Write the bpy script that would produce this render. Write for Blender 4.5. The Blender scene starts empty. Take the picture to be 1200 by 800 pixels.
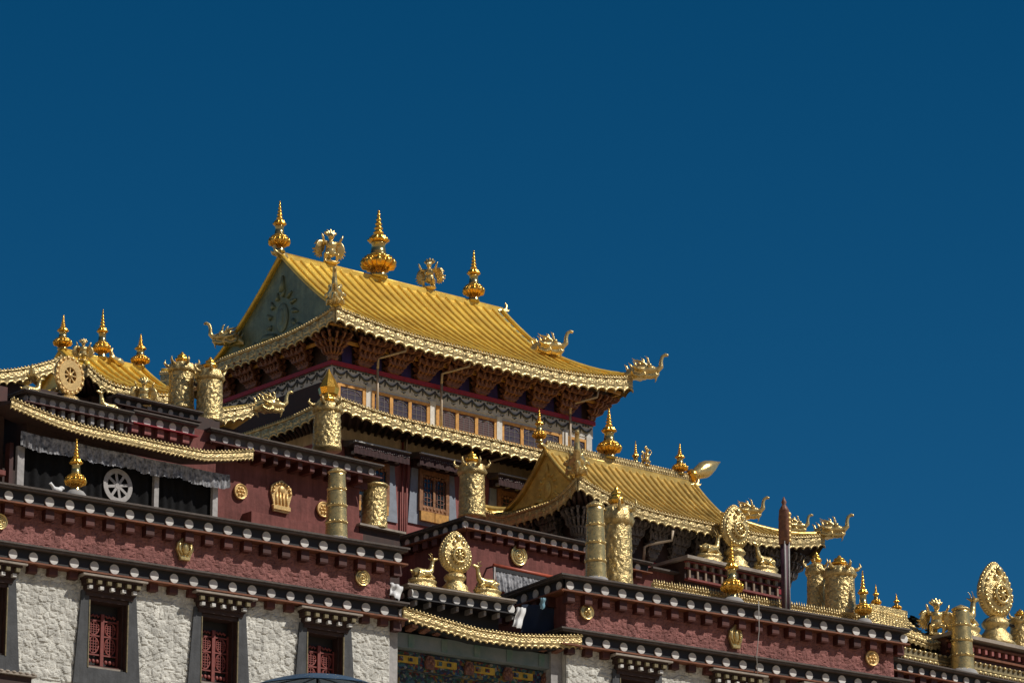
import bpy, math, random
from mathutils import Vector, Matrix, Euler, noise
random.seed(7)
R = math.radians
PI = math.pi
SC = bpy.context.scene
COL = SC.collection

# ------------------------------------------------------------------ camera
FPX = 5100.0; PITCH = R(17.13); YAW = R(50.0); FA = R(-6.7)
CAM = Vector((0, 0, 1.6))
RT = Vector((math.sin(YAW), -math.cos(YAW), 0)); HZ = Vector((math.cos(YAW), math.sin(YAW), 0)); ZZ = Vector((0, 0, 1))
FW = HZ * math.cos(PITCH) + ZZ * math.sin(PITCH)
UPV = -HZ * math.sin(PITCH) + ZZ * math.cos(PITCH)
cam_d = bpy.data.cameras.new('camera'); cam = bpy.data.objects.new('camera', cam_d); COL.objects.link(cam)
cam_d.sensor_width = 36; cam_d.lens = 36 * FPX / 1200.0; cam_d.clip_end = 20000; cam_d.clip_start = 1
cam.location = CAM
cam.matrix_world = Matrix(((RT.x, UPV.x, -FW.x, CAM.x), (RT.y, UPV.y, -FW.y, CAM.y), (RT.z, UPV.z, -FW.z, CAM.z), (0, 0, 0, 1)))
SC.camera = cam
SC.view_settings.view_transform = 'Standard'; SC.view_settings.look = 'None'
SC.view_settings.exposure = 0.0; SC.view_settings.gamma = 1

# ------------------------------------------------------------------ light
ca, sa = math.cos(FA), math.sin(FA)
SUN_R = 0.80; SUN_ELEV = R(47)
_h = Vector((ca * SUN_R + sa, sa * SUN_R - ca, 0)).normalized()       # .8 along the facade, 1 in front of it
SUN = _h * math.cos(SUN_ELEV) + ZZ * math.sin(SUN_ELEV)
sun_d = bpy.data.lights.new('sun', 'SUN'); sun = bpy.data.objects.new('sun', sun_d); COL.objects.link(sun)
sun_d.energy = 4.0; sun_d.angle = R(0.53); sun_d.color = (1.0, 0.945, 0.86)
sun.rotation_euler = SUN.to_track_quat('Z', 'Y').to_euler(); sun.location = (40, 20, 90)
W = bpy.data.worlds.new('World'); SC.world = W; W.use_nodes = True
nt = W.node_tree; nt.nodes.clear()
sky = nt.nodes.new('ShaderNodeTexSky'); sky.sky_type = 'NISHITA'; sky.sun_disc = False
sky.sun_elevation = SUN_ELEV; sky.sun_rotation = math.atan2(SUN.x, SUN.y)
sky.altitude = 3300; sky.air_density = 1.0; sky.dust_density = 0.0; sky.ozone_density = 3.0
hs = nt.nodes.new('ShaderNodeHueSaturation'); hs.inputs['Saturation'].default_value = 1.27; hs.inputs['Hue'].default_value = 0.487; hs.inputs['Value'].default_value = 0.72
bg = nt.nodes.new('ShaderNodeBackground'); bg.inputs['Strength'].default_value = 0.058
wo = nt.nodes.new('ShaderNodeOutputWorld')
gmn = nt.nodes.new('ShaderNodeGamma'); gmn.inputs['Gamma'].default_value = 1.18
nt.links.new(sky.outputs[0], gmn.inputs['Color']); nt.links.new(gmn.outputs[0], hs.inputs['Color']); nt.links.new(hs.outputs[0], bg.inputs[0]); nt.links.new(bg.outputs[0], wo.inputs[0])

# ------------------------------------------------------------------ pixel -> plane helpers (photo is 1200 x 800)
def ray(px, py): return RT * (px - 600) + UPV * (400 - py) + FW * FPX
def pX(px, py, X): r = ray(px, py); return CAM + r * ((X - CAM.x) / r.x)
def pY(px, py, Y): r = ray(px, py); return CAM + r * ((Y - CAM.y) / r.y)
def pZ(px, py, z): r = ray(px, py); return CAM + r * ((z - CAM.z) / r.z)
OF = CAM + ray(300, 700) * (108.0 / FPX)
YF = OF.y
def f2w(p): return Vector((OF.x + ca * p[0] - sa * p[1], OF.y + sa * p[0] + ca * p[1], p[2]))
def w2f(p): d = p - OF; return Vector((ca * d.x + sa * d.y, -sa * d.x + ca * d.y, p[2]))
def pF(px, py, v=0.0):
    n = Vector((-sa, ca, 0)); r = ray(px, py)
    t = (v - (CAM - OF).dot(n)) / r.dot(n)
    return w2f(CAM + r * t)

# ------------------------------------------------------------------ materials
MATS = {}
def mat(name, col, rough=0.6, metal=0.0, var=0.0, vscale=3.0, bump=0.0, bscale=20.0, bdist=0.02, kind='noise', col2=None, spec=0.5, streak=0.0, rnd=0.0):
    m = bpy.data.materials.new(name); m.use_nodes = True
    t = m.node_tree; b = t.nodes['Principled BSDF']
    b.inputs['Roughness'].default_value = rough; b.inputs['Metallic'].default_value = metal
    b.inputs['Specular IOR Level'].default_value = spec
    b.inputs['Base Color'].default_value = (*col, 1)
    tc = t.nodes.new('ShaderNodeTexCoord')
    if var > 0 or col2:
        n = t.nodes.new('ShaderNodeTexNoise'); n.inputs['Scale'].default_value = vscale; n.inputs['Detail'].default_value = 6; n.inputs['Roughness'].default_value = 0.65
        t.links.new(tc.outputs['Object'], n.inputs['Vector'])
        rp = t.nodes.new('ShaderNodeValToRGB'); rp.color_ramp.elements[0].position = 0.33; rp.color_ramp.elements[1].position = 0.67
        c2 = col2 if col2 else tuple(c * (1 - var) for c in col)
        c1 = col if col2 else tuple(min(1, c * (1 + var * .5)) for c in col)
        rp.color_ramp.elements[0].color = (*c2, 1); rp.color_ramp.elements[1].color = (*c1, 1)
        t.links.new(n.outputs['Fac'], rp.inputs['Fac']); t.links.new(rp.outputs['Color'], b.inputs['Base Color'])
        mr = t.nodes.new('ShaderNodeMapRange'); mr.inputs['To Min'].default_value = max(0.05, rough - .09); mr.inputs['To Max'].default_value = min(1, rough + .09)
        t.links.new(n.outputs['Fac'], mr.inputs['Value']); t.links.new(mr.outputs[0], b.inputs['Roughness'])
    def mult(fac_out, lo, hi, p0=.3, p1=.7):
        src = b.inputs['Base Color'].links[0].from_socket if b.inputs['Base Color'].links else None
        r2 = t.nodes.new('ShaderNodeMapRange'); r2.inputs['From Min'].default_value = p0; r2.inputs['From Max'].default_value = p1
        r2.inputs['To Min'].default_value = lo; r2.inputs['To Max'].default_value = hi; t.links.new(fac_out, r2.inputs['Value'])
        mx = t.nodes.new('ShaderNodeVectorMath'); mx.operation = 'SCALE'
        if src: t.links.new(src, mx.inputs[0])
        else: mx.inputs[0].default_value = col
        t.links.new(r2.outputs[0], mx.inputs['Scale']); t.links.new(mx.outputs[0], b.inputs['Base Color'])
    if streak > 0:
        mp = t.nodes.new('ShaderNodeMapping'); mp.inputs['Scale'].default_value = (5, 5, .55); t.links.new(tc.outputs['Object'], mp.inputs['Vector'])
        n3 = t.nodes.new('ShaderNodeTexNoise'); n3.inputs['Scale'].default_value = 1.6; n3.inputs['Detail'].default_value = 7; n3.inputs['Roughness'].default_value = .7
        t.links.new(mp.outputs[0], n3.inputs['Vector']); mult(n3.outputs['Fac'], 1 - streak, 1 + streak * .35)
    if rnd > 0:
        oi = t.nodes.new('ShaderNodeObjectInfo'); mult(oi.outputs['Random'], 1 - rnd, 1.0, 0, 1)
    if bump > 0:
        if kind == 'voronoi':
            n2 = t.nodes.new('ShaderNodeTexVoronoi'); n2.inputs['Scale'].default_value = bscale; out = n2.outputs['Distance']
        else:
            n2 = t.nodes.new('ShaderNodeTexNoise'); n2.inputs['Scale'].default_value = bscale; n2.inputs['Detail'].default_value = 5; out = n2.outputs['Fac']
        t.links.new(tc.outputs['Object'], n2.inputs['Vector'])
        bp = t.nodes.new('ShaderNodeBump'); bp.inputs['Strength'].default_value = bump; bp.inputs['Distance'].default_value = bdist
        t.links.new(out, bp.inputs['Height']); t.links.new(bp.outputs[0], b.inputs['Normal'])
    MATS[name] = m; return m
mat('stone_white', (.66, .645, .585), .9, var=.3, vscale=2.2, bump=.7, bscale=30, bdist=.03, spec=.2, streak=.3)
mat('stone_red', (.33, .145, .13), .92, var=.38, vscale=2.5, bump=.8, bscale=40, bdist=.03, spec=.15, streak=.3)
mat('plaster_red', (.205, .074, .065), .85, var=.3, vscale=1.6, bump=.35, bscale=11, bdist=.03, spec=.2, streak=.35)
mat('plaster_pink', (.34, .125, .115), .85, var=.22, vscale=1.4, bump=.25, bscale=10, bdist=.02, spec=.2, streak=.3)
mat('plaster_tan', (.55, .41, .25), .85, var=.2, vscale=1.5, bump=.2, bscale=12, spec=.2, streak=.25)
mat('slate', (.095, .075, .064), .75, var=.4, vscale=5, bump=.5, bscale=18, bdist=.02)
mat('ledge_stone', (.33, .28, .23), .8, var=.3, vscale=4, bump=.4, bscale=18)
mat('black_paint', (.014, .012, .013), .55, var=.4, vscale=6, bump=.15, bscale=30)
mat('grey_band', (.085, .075, .075), .6, var=.3, vscale=6, bump=.15, bscale=30)
mat('white_paint', (.74, .72, .68), .6, var=.2, vscale=9, bump=.2, bscale=25, rnd=.32)
mat('grey_white', (.42, .40, .39), .7, var=.25, vscale=9, rnd=.35)
mat('rust_board', (.20, .065, .025), .65, var=.4, vscale=6)
mat('beam_red', (.105, .024, .016), .6, var=.4, vscale=6, rnd=.5)
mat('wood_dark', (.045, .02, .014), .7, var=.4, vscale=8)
mat('bracket_wood', (.25, .105, .055), .55, col2=(.09, .03, .022), vscale=9, bump=.3, bscale=25)
mat('bracket_grey', (.20, .165, .14), .6, col2=(.06, .05, .05), vscale=9, bump=.3, bscale=25)
mat('wood_orange', (.60, .31, .075), .5, var=.35, vscale=7)
mat('red_trim', (.28, .010, .018), .5, var=.2, vscale=6)
mat('lattice_red', (.22, .045, .035), .6, var=.3, vscale=9)
mat('surround_black', (.072, .075, .08), .8, var=.35, vscale=4, bump=.3, bscale=20, streak=.3)
mat('surround_blue', (.25, .28, .33), .8, var=.2, vscale=4, bump=.2, bscale=20)
mat('olive_block', (.20, .16, .08), .7, var=.5, vscale=10)
mat('curtain_black', (.012, .012, .013), .95, var=.3, vscale=10, bump=.3, bscale=60, spec=.1)
mat('valance_grey', (.50, .50, .52), .85, col2=(.05, .055, .07), vscale=9, bump=.4, bscale=40, spec=.2, streak=.4)
mat('cloth_white', (.74, .74, .74), .9, var=.1, vscale=6)
mat('cloth_navy', (.012, .022, .05), .9, var=.2, vscale=4)
mat('cloth_sky', (.25, .42, .5), .9, var=.2, vscale=4)
mat('cloth_plum', (.085, .03, .05), .7, var=.4, vscale=5)
mat('canopy_blue', (.045, .09, .15), .5, var=.25, vscale=2, bump=.2, bscale=6)
mat('gold_roof', (.96, .59, .10), .34, metal=.32, var=.3, vscale=.9, bump=.4, bscale=7, bdist=.04, streak=.1)
mat('gold_roof_old', (.72, .48, .13), .34, metal=.42, var=.4, vscale=1.6, bump=.35, bscale=9, bdist=.03, streak=.15)
mat('gold_pale', (.71, .535, .235), .33, metal=.65, var=.5, vscale=6, bump=.8, bscale=26, bdist=.03, streak=.2)
mat('gold_fringe', (.64, .485, .225), .38, metal=.55, var=.45, vscale=8, bump=.5, bscale=30, bdist=.02, streak=.2)
mat('gold_bright', (.84, .46, .075), .24, metal=.8, var=.2, vscale=6, bump=.15, bscale=20)
mat('gold_smooth', (.70, .52, .22), .28, metal=.7, var=.3, vscale=5, bump=.4, bscale=22)
mat('pole_red', (.40, .075, .035), .5, var=.25, vscale=6)
mat('wood_brown', (.30, .135, .055), .55, var=.45, vscale=9, bump=.3, bscale=25)
mat('gold_mirror', (.50, .40, .17), .24, metal=.85, var=.2, vscale=5, bump=.05, bscale=14)
mat('gable_green', (.24, .25, .12), .45, metal=.35, var=.4, vscale=4, bump=.5, bscale=9)  # olive tint: the sky's greenish reflection in gold put into the colour
mat('roof_earth', (.46, .38, .30), .95, var=.2, vscale=2, bump=.3, bscale=10, spec=.1)
mat('gold_flat', (.75, .50, .20), .42, metal=.5, var=.2, vscale=9, bump=.4, bscale=30, bdist=.015)
mat('gable_metal', (.22, .27, .18), .45, metal=.3, var=.35, vscale=2.2, bump=.5, bscale=5, bdist=.04, streak=.25)  # green-grey base colour holds the sky reflection of the gilded sheet
mat('gable_gold', (.92, .64, .19), .38, metal=.3, var=.35, vscale=3, bump=.6, bscale=7, bdist=.04)
mat('tan_pipe', (.46, .36, .25), .5, var=.2, vscale=6)
mat('stained', (.016, .018, .04), .4, col2=(.07, .045, .06), vscale=11)
mat('tracery', (.13, .115, .12), .6)
mat('garland_ink', (.07, .075, .08), .8)
mat('stained_red', (.12, .045, .04), .5, col2=(.05, .025, .025), vscale=22)
mat('glass_dark', (.02, .03, .035), .12, var=.3, vscale=6)
mat('violet_panel', (.035, .02, .12), .7, var=.4, vscale=4)
mat('grey_stone', (.30, .29, .28), .85, var=.2, vscale=5, bump=.3, bscale=15)
mat('dark_metal', (.03, .03, .032), .4, metal=.5)
mat('wire', (.35, .33, .30), .5)
mat('earth', (.42, .34, .24), .95, var=.35, vscale=.06, bump=.4, bscale=1.0, bdist=.2, spec=.1)
mat('paving', (.40, .36, .30), .85, var=.25, vscale=.8, bump=.3, bscale=3)
mat('paint_yellow', (.52, .32, .03), .6, var=.4, vscale=4)
mat('paint_green', (.05, .15, .11), .6, col2=(.20, .22, .2), vscale=2.2)
mat('beam_grey', (.20, .22, .22), .7, col2=(.10, .15, .15), vscale=2.0)
mat('needles', (.018, .03, .02), .9, var=.4, vscale=2)
mat('canopy_cloth', (.05, .022, .022), .9, var=.4, vscale=8)
mat('bead_brown', (.30, .22, .15), .6, var=.3, vscale=9)

def painted_multi():
    m = bpy.data.materials.new('painted_ornament'); m.use_nodes = True; t = m.node_tree; b = t.nodes['Principled BSDF']; b.inputs['Roughness'].default_value = .6
    tc = t.nodes.new('ShaderNodeTexCoord'); v = t.nodes.new('ShaderNodeTexVoronoi'); v.inputs['Scale'].default_value = 15; t.links.new(tc.outputs['Object'], v.inputs['Vector'])
    sp = t.nodes.new('ShaderNodeSeparateColor'); t.links.new(v.outputs['Color'], sp.inputs[0])
    rp = t.nodes.new('ShaderNodeValToRGB'); rp.color_ramp.interpolation = 'CONSTANT'; e = rp.color_ramp.elements
    cols = [(0, (.02, .05, .16)), (.2, (.03, .14, .10)), (.38, (.025, .02, .03)), (.55, (.30, .20, .03)), (.66, (.06, .17, .22)), (.78, (.22, .03, .03)), (.88, (.32, .32, .30))]
    e[0].position, e[0].color = 0, (.012, .025, .08, 1); e[1].position, e[1].color = cols[1][0], (.015, .07, .05, 1)
    for p_, c_ in cols[2:]: q = e.new(p_); q.color = (*[k * .6 for k in c_], 1)
    t.links.new(sp.outputs[0], rp.inputs[0]); t.links.new(rp.outputs[0], b.inputs['Base Color']); MATS['painted_ornament'] = m
painted_multi()

# ------------------------------------------------------------------ mesh builder
class MB:
    def __init__(s): s.v = []; s.f = []; s.sm = []
    def add(s, vs, fs, smooth=False):
        o = len(s.v); s.v += [Vector(p) for p in vs]; s.f += [tuple(i + o for i in f) for f in fs]; s.sm += [smooth] * len(fs); return s
    def box(s, x0, x1, y0, y1, z0, z1):
        return s.add([(x0, y0, z0), (x1, y0, z0), (x1, y1, z0), (x0, y1, z0), (x0, y0, z1), (x1, y0, z1), (x1, y1, z1), (x0, y1, z1)],
                     [(0, 3, 2, 1), (4, 5, 6, 7), (0, 1, 5, 4), (1, 2, 6, 5), (2, 3, 7, 6), (3, 0, 4, 7)])
    def obox(s, c, ax, ay, az):               # oriented box: centre and three half axis vectors
        c = Vector(c); vs = []
        for k in (-1, 1):
            for (i, j) in ((-1, -1), (1, -1), (1, 1), (-1, 1)): vs.append(c + ax * i + ay * j + az * k)
        return s.add(vs, [(0, 3, 2, 1), (4, 5, 6, 7), (0, 1, 5, 4), (1, 2, 6, 5), (2, 3, 7, 6), (3, 0, 4, 7)])
    def grid(s, fn, nu, nv, closeu=False, smooth=True, flip=False):
        o = [fn(i / nu, j / nv) for j in range(nv + 1) for i in range(nu if closeu else nu + 1)]
        w = nu if closeu else nu + 1; fs = []
        for j in range(nv):
            for i in range(nu):
                a = j * w + i; b = j * w + (i + 1) % w; c = (j + 1) * w + (i + 1) % w; d = (j + 1) * w + i
                fs.append((a, d, c, b) if flip else (a, b, c, d))
        return s.add(o, fs, smooth)
    def lathe(s, prof, c=(0, 0, 0), n=20, mod=None, smooth=True, axis=None):
        c = Vector(c); rot = Matrix.Identity(3)
        if axis is not None: rot = Vector(axis).to_track_quat('Z', 'Y').to_matrix()
        vs = []
        for k, (r, z) in enumerate(prof):
            for i in range(n):
                a = 2 * PI * i / n; rr = r * (mod(a, k, z) if mod else 1)
                vs.append(c + rot @ Vector((rr * math.cos(a), rr * math.sin(a), z)))
        fs = []
        for k in range(len(prof) - 1):
            for i in range(n): fs.append((k * n + i, k * n + (i + 1) % n, (k + 1) * n + (i + 1) % n, (k + 1) * n + i))
        fs.append(tuple(range(n - 1, -1, -1))); fs.append(tuple((len(prof) - 1) * n + i for i in range(n)))
        return s.add(vs, fs, smooth)
    def ell(s, c, rx, ry, rz, rot=None, n=12, m=8):
        c = Vector(c); vs = []; fs = []
        for j in range(m + 1):
            t = PI * j / m
            for i in range(n):
                a = 2 * PI * i / n; p = Vector((rx * math.sin(t) * math.cos(a), ry * math.sin(t) * math.sin(a), -rz * math.cos(t)))
                vs.append(c + (rot @ p if rot else p))
        for j in range(m):
            for i in range(n): fs.append((j * n + i, j * n + (i + 1) % n, (j + 1) * n + (i + 1) % n, (j + 1) * n + i))
        return s.add(vs, fs, True)
    def tube(s, pts, rad, n=8, smooth=True):
        pts = [Vector(p) for p in pts]; k = len(pts)
        if not isinstance(rad, (list, tuple)): rad = [rad] * k
        vs = []; prev = None
        for i, p in enumerate(pts):
            d = (pts[min(i + 1, k - 1)] - pts[max(i - 1, 0)]).normalized()
            if prev is None:
                prev = d.orthogonal().normalized()
            else:
                prev = (prev - d * prev.dot(d)).normalized()
            q = d.cross(prev)
            for j in range(n):
                a = 2 * PI * j / n; vs.append(p + (prev * math.cos(a) + q * math.sin(a)) * rad[i])
        fs = []
        for i in range(k - 1):
            for j in range(n): fs.append((i * n + j, i * n + (j + 1) % n, (i + 1) * n + (j + 1) % n, (i + 1) * n + j))
        fs.append(tuple(range(n - 1, -1, -1))); fs.append(tuple((k - 1) * n + j for j in range(n)))
        return s.add(vs, fs, smooth)
    def prism(s, poly, o, ex, ez, ey, d, smooth=False):     # polygon in (ex, ez) at o, extruded by d along ey
        o = Vector(o); n = len(poly)
        a = [o + ex * p[0] + ez * p[1] for p in poly]; b = [p + ey * d for p in a]
        fs = [tuple(range(n)), tuple(range(2 * n - 1, n - 1, -1))]
        for i in range(n): fs.append((i, n + i, n + (i + 1) % n, (i + 1) % n))
        return s.add(a + b, fs, smooth)
    def xf(s, M): s.v = [M @ p for p in s.v]; return s
    def join(s, o, M=None):
        return s.join_raw([M @ p for p in o.v] if M else o.v, o.f, o.sm)
    def join_raw(s, vs, fs, sm):
        o = len(s.v); s.v += list(vs); s.f += [tuple(i + o for i in f) for f in fs]; s.sm += list(sm); return s
    def mesh(s, name, m, base=(0, 0, 0)):
        base = Vector(base)
        me = bpy.data.meshes.new(name); me.from_pydata([tuple(p - base) for p in s.v], [], s.f)
        me.polygons.foreach_set('use_smooth', s.sm); me.materials.append(MATS[m]); me.update()
        return me
X3, Y3, Z3 = Vector((1, 0, 0)), Vector((0, 1, 0)), Vector((0, 0, 1))
BASE = {}
def tag(o, label, cat, group=None):
    o['label'] = label; o['category'] = cat
    if group: o['group'] = group
def thing(name, label, cat, base, frame='U', group=None, rz=0.0):
    o = bpy.data.objects.new(name, None); COL.objects.link(o); o.empty_display_size = .3
    base = Vector(base); o.location = f2w(base) if frame == 'F' else base
    o.rotation_euler = (0, 0, (FA if frame == 'F' else 0) + rz)
    tag(o, label, cat, group); BASE[o.name] = base; return o
def part(name, mb, m, parent, label=None):
    me = mb.mesh(name, m, BASE[parent.name]) if isinstance(mb, MB) else mb
    o = bpy.data.objects.new(name, me); COL.objects.link(o); o.parent = parent; BASE[o.name] = BASE[parent.name]
    if label: o['label'] = label
    return o
def inst(name, me, parent, loc, rz=0.0):      # a shared mesh placed at frame coordinates under its thing
    o = bpy.data.objects.new(name, me); COL.objects.link(o); o.parent = parent
    o.location = Vector(loc) - BASE[parent.name]; o.rotation_euler = (0, 0, rz); BASE[o.name] = BASE[parent.name]; return o
def split(name, mb, m, parent):
    """every separate piece of mb becomes a part of its own"""
    n = len(mb.v); par_ = list(range(n))
    def find(i):
        while par_[i] != i: par_[i] = par_[par_[i]]; i = par_[i]
        return i
    for f in mb.f:
        for q in f[1:]: par_[find(f[0])] = find(q)
    groups = {}
    for k, f in enumerate(mb.f): groups.setdefault(find(f[0]), []).append(k)
    out = []
    for fs in groups.values():
        b = MB(); idx = {}
        for k in fs:
            ff = []
            for q in mb.f[k]:
                if q not in idx: idx[q] = len(b.v); b.v.append(mb.v[q])
                ff.append(idx[q])
            b.f.append(tuple(ff)); b.sm.append(mb.sm[k])
        out.append(part(name, b, m, parent))
    return out
def struct(name, mb, m):
    o = bpy.data.objects.new(name, mb.mesh(name, m)); COL.objects.link(o); o['kind'] = 'structure'; return o
def fuse(mb, m, voxel=.03, name='statue', smooth=4):    # merge overlapping shapes into one continuous skin
    me = mb.mesh(name, m); o = bpy.data.objects.new('tmp', me); COL.objects.link(o)
    md = o.modifiers.new('r', 'REMESH'); md.mode = 'VOXEL'; md.voxel_size = voxel; md.use_smooth_shade = True
    if smooth:
        ms = o.modifiers.new('s', 'SMOOTH'); ms.iterations = smooth; ms.factor = .4
    dg = bpy.context.evaluated_depsgraph_get(); dg.update()
    out = bpy.data.meshes.new_from_object(o.evaluated_get(dg)); out.name = name
    if not out.materials: out.materials.append(MATS[m])
    bpy.data.objects.remove(o); bpy.data.meshes.remove(me); return out

# ------------------------------------------------------------------ shared small meshes
def disc_mesh(r, name='beam_end', m='white_paint'):
    mb = MB(); mb.lathe([(r * .98, 0), (r, .008), (r, .028), (r * .95, .034)], axis=(0, -1, 0), n=18, smooth=False); return mb.mesh(name, m)
DISC = {}
def disc(r, m='white_paint'):
    k = (round(r, 3), m)
    if k not in DISC: DISC[k] = disc_mesh(r, m=m)
    return DISC[k]
CORB = {}
def corbel(w, d, h, m='beam_red'):
    k = (w, d, h, m)
    if k not in CORB:
        mb = MB(); mb.prism([(0, 0), (d, 0), (d, -h * .85), (d * .93, -h), (0, -h)], (-w / 2, 0, 0), Vector((0, -1, 0)), Z3, X3, w)
        CORB[k] = mb.mesh('corbel', m)
    return CORB[k]

def cornice(par, a, b, zt, sp=.55, r=.125, oh=.5, k=1.0, band='black_paint', dm='white_paint', cop='slate', first=None, mit0=False, mit1=False, corb='beam_red', board='rust_board', cw=.23, cd=.13, ch=.27):
    """painted Tibetan cornice from a to b in plan (outer coping edge), building on the left of travel turned inward; k scales heights"""
    a = Vector((a[0], a[1], 0)); b = Vector((b[0], b[1], 0)); d = (b - a); L = d.length; d.normalize()
    n = Vector((d.y, -d.x, 0))            # outward
    rz = math.atan2(d.y, d.x)
    def strip(nm, out0, out1, z0, z1, m, e0=0.0, e1=0.0):
        # out = how far inside the coping edge the face lies; mitre keeps corners closed
        mb = MB()
        i0 = out0 if mit0 else 0.0; i1 = out0 if mit1 else 0.0
        j0 = out1 if mit0 else 0.0; j1 = out1 if mit1 else 0.0
        P = [a + d * (i0 + e0) - n * out0, b - d * (i1 + e1) - n * out0, b - d * (j1 + e1) - n * out1, a + d * (j0 + e0) - n * out1]
        vs = [(p.x, p.y, z0) for p in P] + [(p.x, p.y, z1) for p in P]
        mb.add(vs, [(0, 3, 2, 1), (4, 5, 6, 7), (0, 1, 5, 4), (1, 2, 6, 5), (2, 3, 7, 6), (3, 0, 4, 7)])
        return part(nm, mb, m, par)
    strip('coping', 0, oh + .25, zt - .045 * k, zt, cop)
    strip('coping', .035, oh + .2, zt - .095 * k, zt - .045 * k, cop, .01, .01)
    strip('painted_band', .20, oh + .1, zt - .415 * k, zt - .095 * k, band, .03, .03)
    strip('rust_board', .025, oh + .12, zt - .455 * k, zt - .415 * k, board, .02, .02)
    ne = max(1, int((L - (first or sp * .5)) / sp) + 1); f0 = first if first is not None else (L - (ne - 1) * sp) / 2
    me = disc(r, dm); cm = corbel(cw, oh - cd, ch * k, corb)
    for i in range(ne):
        s = f0 + i * sp
        if s > L - .06: break
        p = a + d * s - n * .20
        be = inst('beam_end', me, par, (p.x, p.y, zt - .255 * k + random.uniform(-.008, .008)), rz); be.scale = (random.uniform(.93, 1.04), 1, random.uniform(.94, 1.04))
        p = a + d * s - n * (oh - .002)
        if s < L - cw * .6 - (oh * .8 if mit1 else 0) and s > (oh * .8 if mit0 else 0): inst('corbel', cm, par, (p.x, p.y, zt - .457 * k), rz)

def rubble(par, name, m, u0, u1, vfun, z0, z1, step=.05, cell=.22, amp=.042, seed=0.0, irr=0):
    """a wall face of uneven stones; vfun(u, z) is the flat wall, stones stand proud of it"""
    nu = max(2, int((u1 - u0) / step)); nz = max(2, int((z1 - z0) / step)); mb = MB()
    def fn(a, c):
        u = u0 + (u1 - u0) * a; z = z0 + (z1 - z0) * c; v = vfun(u, z)
        q = Vector((u / cell + seed, z / (cell * .75) + .3 * noise.noise(Vector((u * 3, z * 3, seed))), seed))
        ds, pts = noise.voronoi(q)
        e = min(1.0, (ds[1] - ds[0]) * 5.0); tone = noise.cell_vector(pts[0] * 7.3); off = q - pts[0]
        h = amp * (e ** .7) * (.5 + .5 * tone[0] + .75 * ((tone[1] - .5) * off.x + (tone[2] - .5) * off.y)) + amp * .16 * noise.noise(Vector((u * 17, z * 17, seed + 4)))
        d2, p2 = noise.voronoi(q * 2.7 + Vector((5, 3, 1))); h += amp * .22 * min(1.0, (d2[1] - d2[0]) * 4) * noise.cell_vector(p2[0] * 5.1)[0]
        if a in (0, 1) or c in (0, 1): h = 0
        return Vector((u, v - h, z))
    mb.grid(fn, nu, nz, smooth=False)
    return part(name, mb, m, par)

def fringe(par, pts, h, m='gold_fringe', period=.30, relief=.03, name='eave_fringe', step=.03, bead=.035, thick=.03, scallop=.28, label=None):
    """gilded hanging fringe under an eave: pts is the top edge seen from outside, left to right"""
    pts = [Vector(p) for p in pts]; cum = [0]
    for i in range(1, len(pts)): cum.append(cum[-1] + (pts[i] - pts[i - 1]).length)
    L = cum[-1]
    def at(s):
        for i in range(1, len(pts)):
            if s <= cum[i] or i == len(pts) - 1:
                t = (s - cum[i - 1]) / max(1e-6, cum[i] - cum[i - 1]); d = (pts[i] - pts[i - 1]).normalized()
                return pts[i - 1].lerp(pts[i], t), d
    nu = max(8, int(L / step)); nv = max(6, int(h / step)); mb = MB()
    np_ = max(1, round(L / period)); per = L / np_
    def surf(off):
        def fn(a, c):
            p, d = at(a * L); n = Vector((d.y, -d.x, 0)).normalized()
            ph = (a * L / per) % 1.0
            edge = h * (1 - scallop * math.sqrt(max(0.0, 1 - (2 * ph - 1) ** 2)))
            z = -c * edge
            r = 0
            if off == 0:
                x = 2 * PI * a * L / per
                dx = (ph - .5) * per; dz = (c - .38) * h; ro = math.hypot(dx, dz) / (.30 * h)        # a rosette in each sheet, scrolls between, a rim along the hem
                an_ = math.atan2(dz, dx)
                r = relief * (1.1 * max(0, 1 - abs(ro - .8) * 3.2) * (.7 + .3 * math.cos(8 * an_)) + 1.2 * max(0, 1 - ro * 3) + .7 * max(0, math.sin(3 * x + 9 * c)) * max(0, ro - 1.1) + (.7 if c > .86 else 0) - (.9 if min(ph, 1 - ph) < .05 else 0) + .35 * noise.noise(Vector((a * L * 13, c * h * 16, 3))))
                if c in (0, 1): r *= .2
                r += .02 * math.sin(PI * c)
            q = p + n * (r - off); return Vector((q.x, q.y, q.z + z))
        return fn
    mb.grid(surf(0), nu, nv, flip=True); mb.grid(surf(thick), nu, nv)
    if bead > 0:
        tp = []
        for i in range(len(pts)):
            d = (pts[min(i + 1, len(pts) - 1)] - pts[max(i - 1, 0)]).normalized(); n = Vector((d.y, -d.x, 0)).normalized(); tp.append(pts[i] + n * .02)
        mb.tube(tp, bead, 8)
        nb = int(L / .11)
        for i in range(nb):
            p, d = at((i + .5) * L / nb); n = Vector((d.y, -d.x, 0)).normalized()
            mb.ell(p + n * .035 + Vector((0, 0, .035)), .035, .035, .035, n=6, m=4)
    return part(name, mb, m, par, label)

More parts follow.
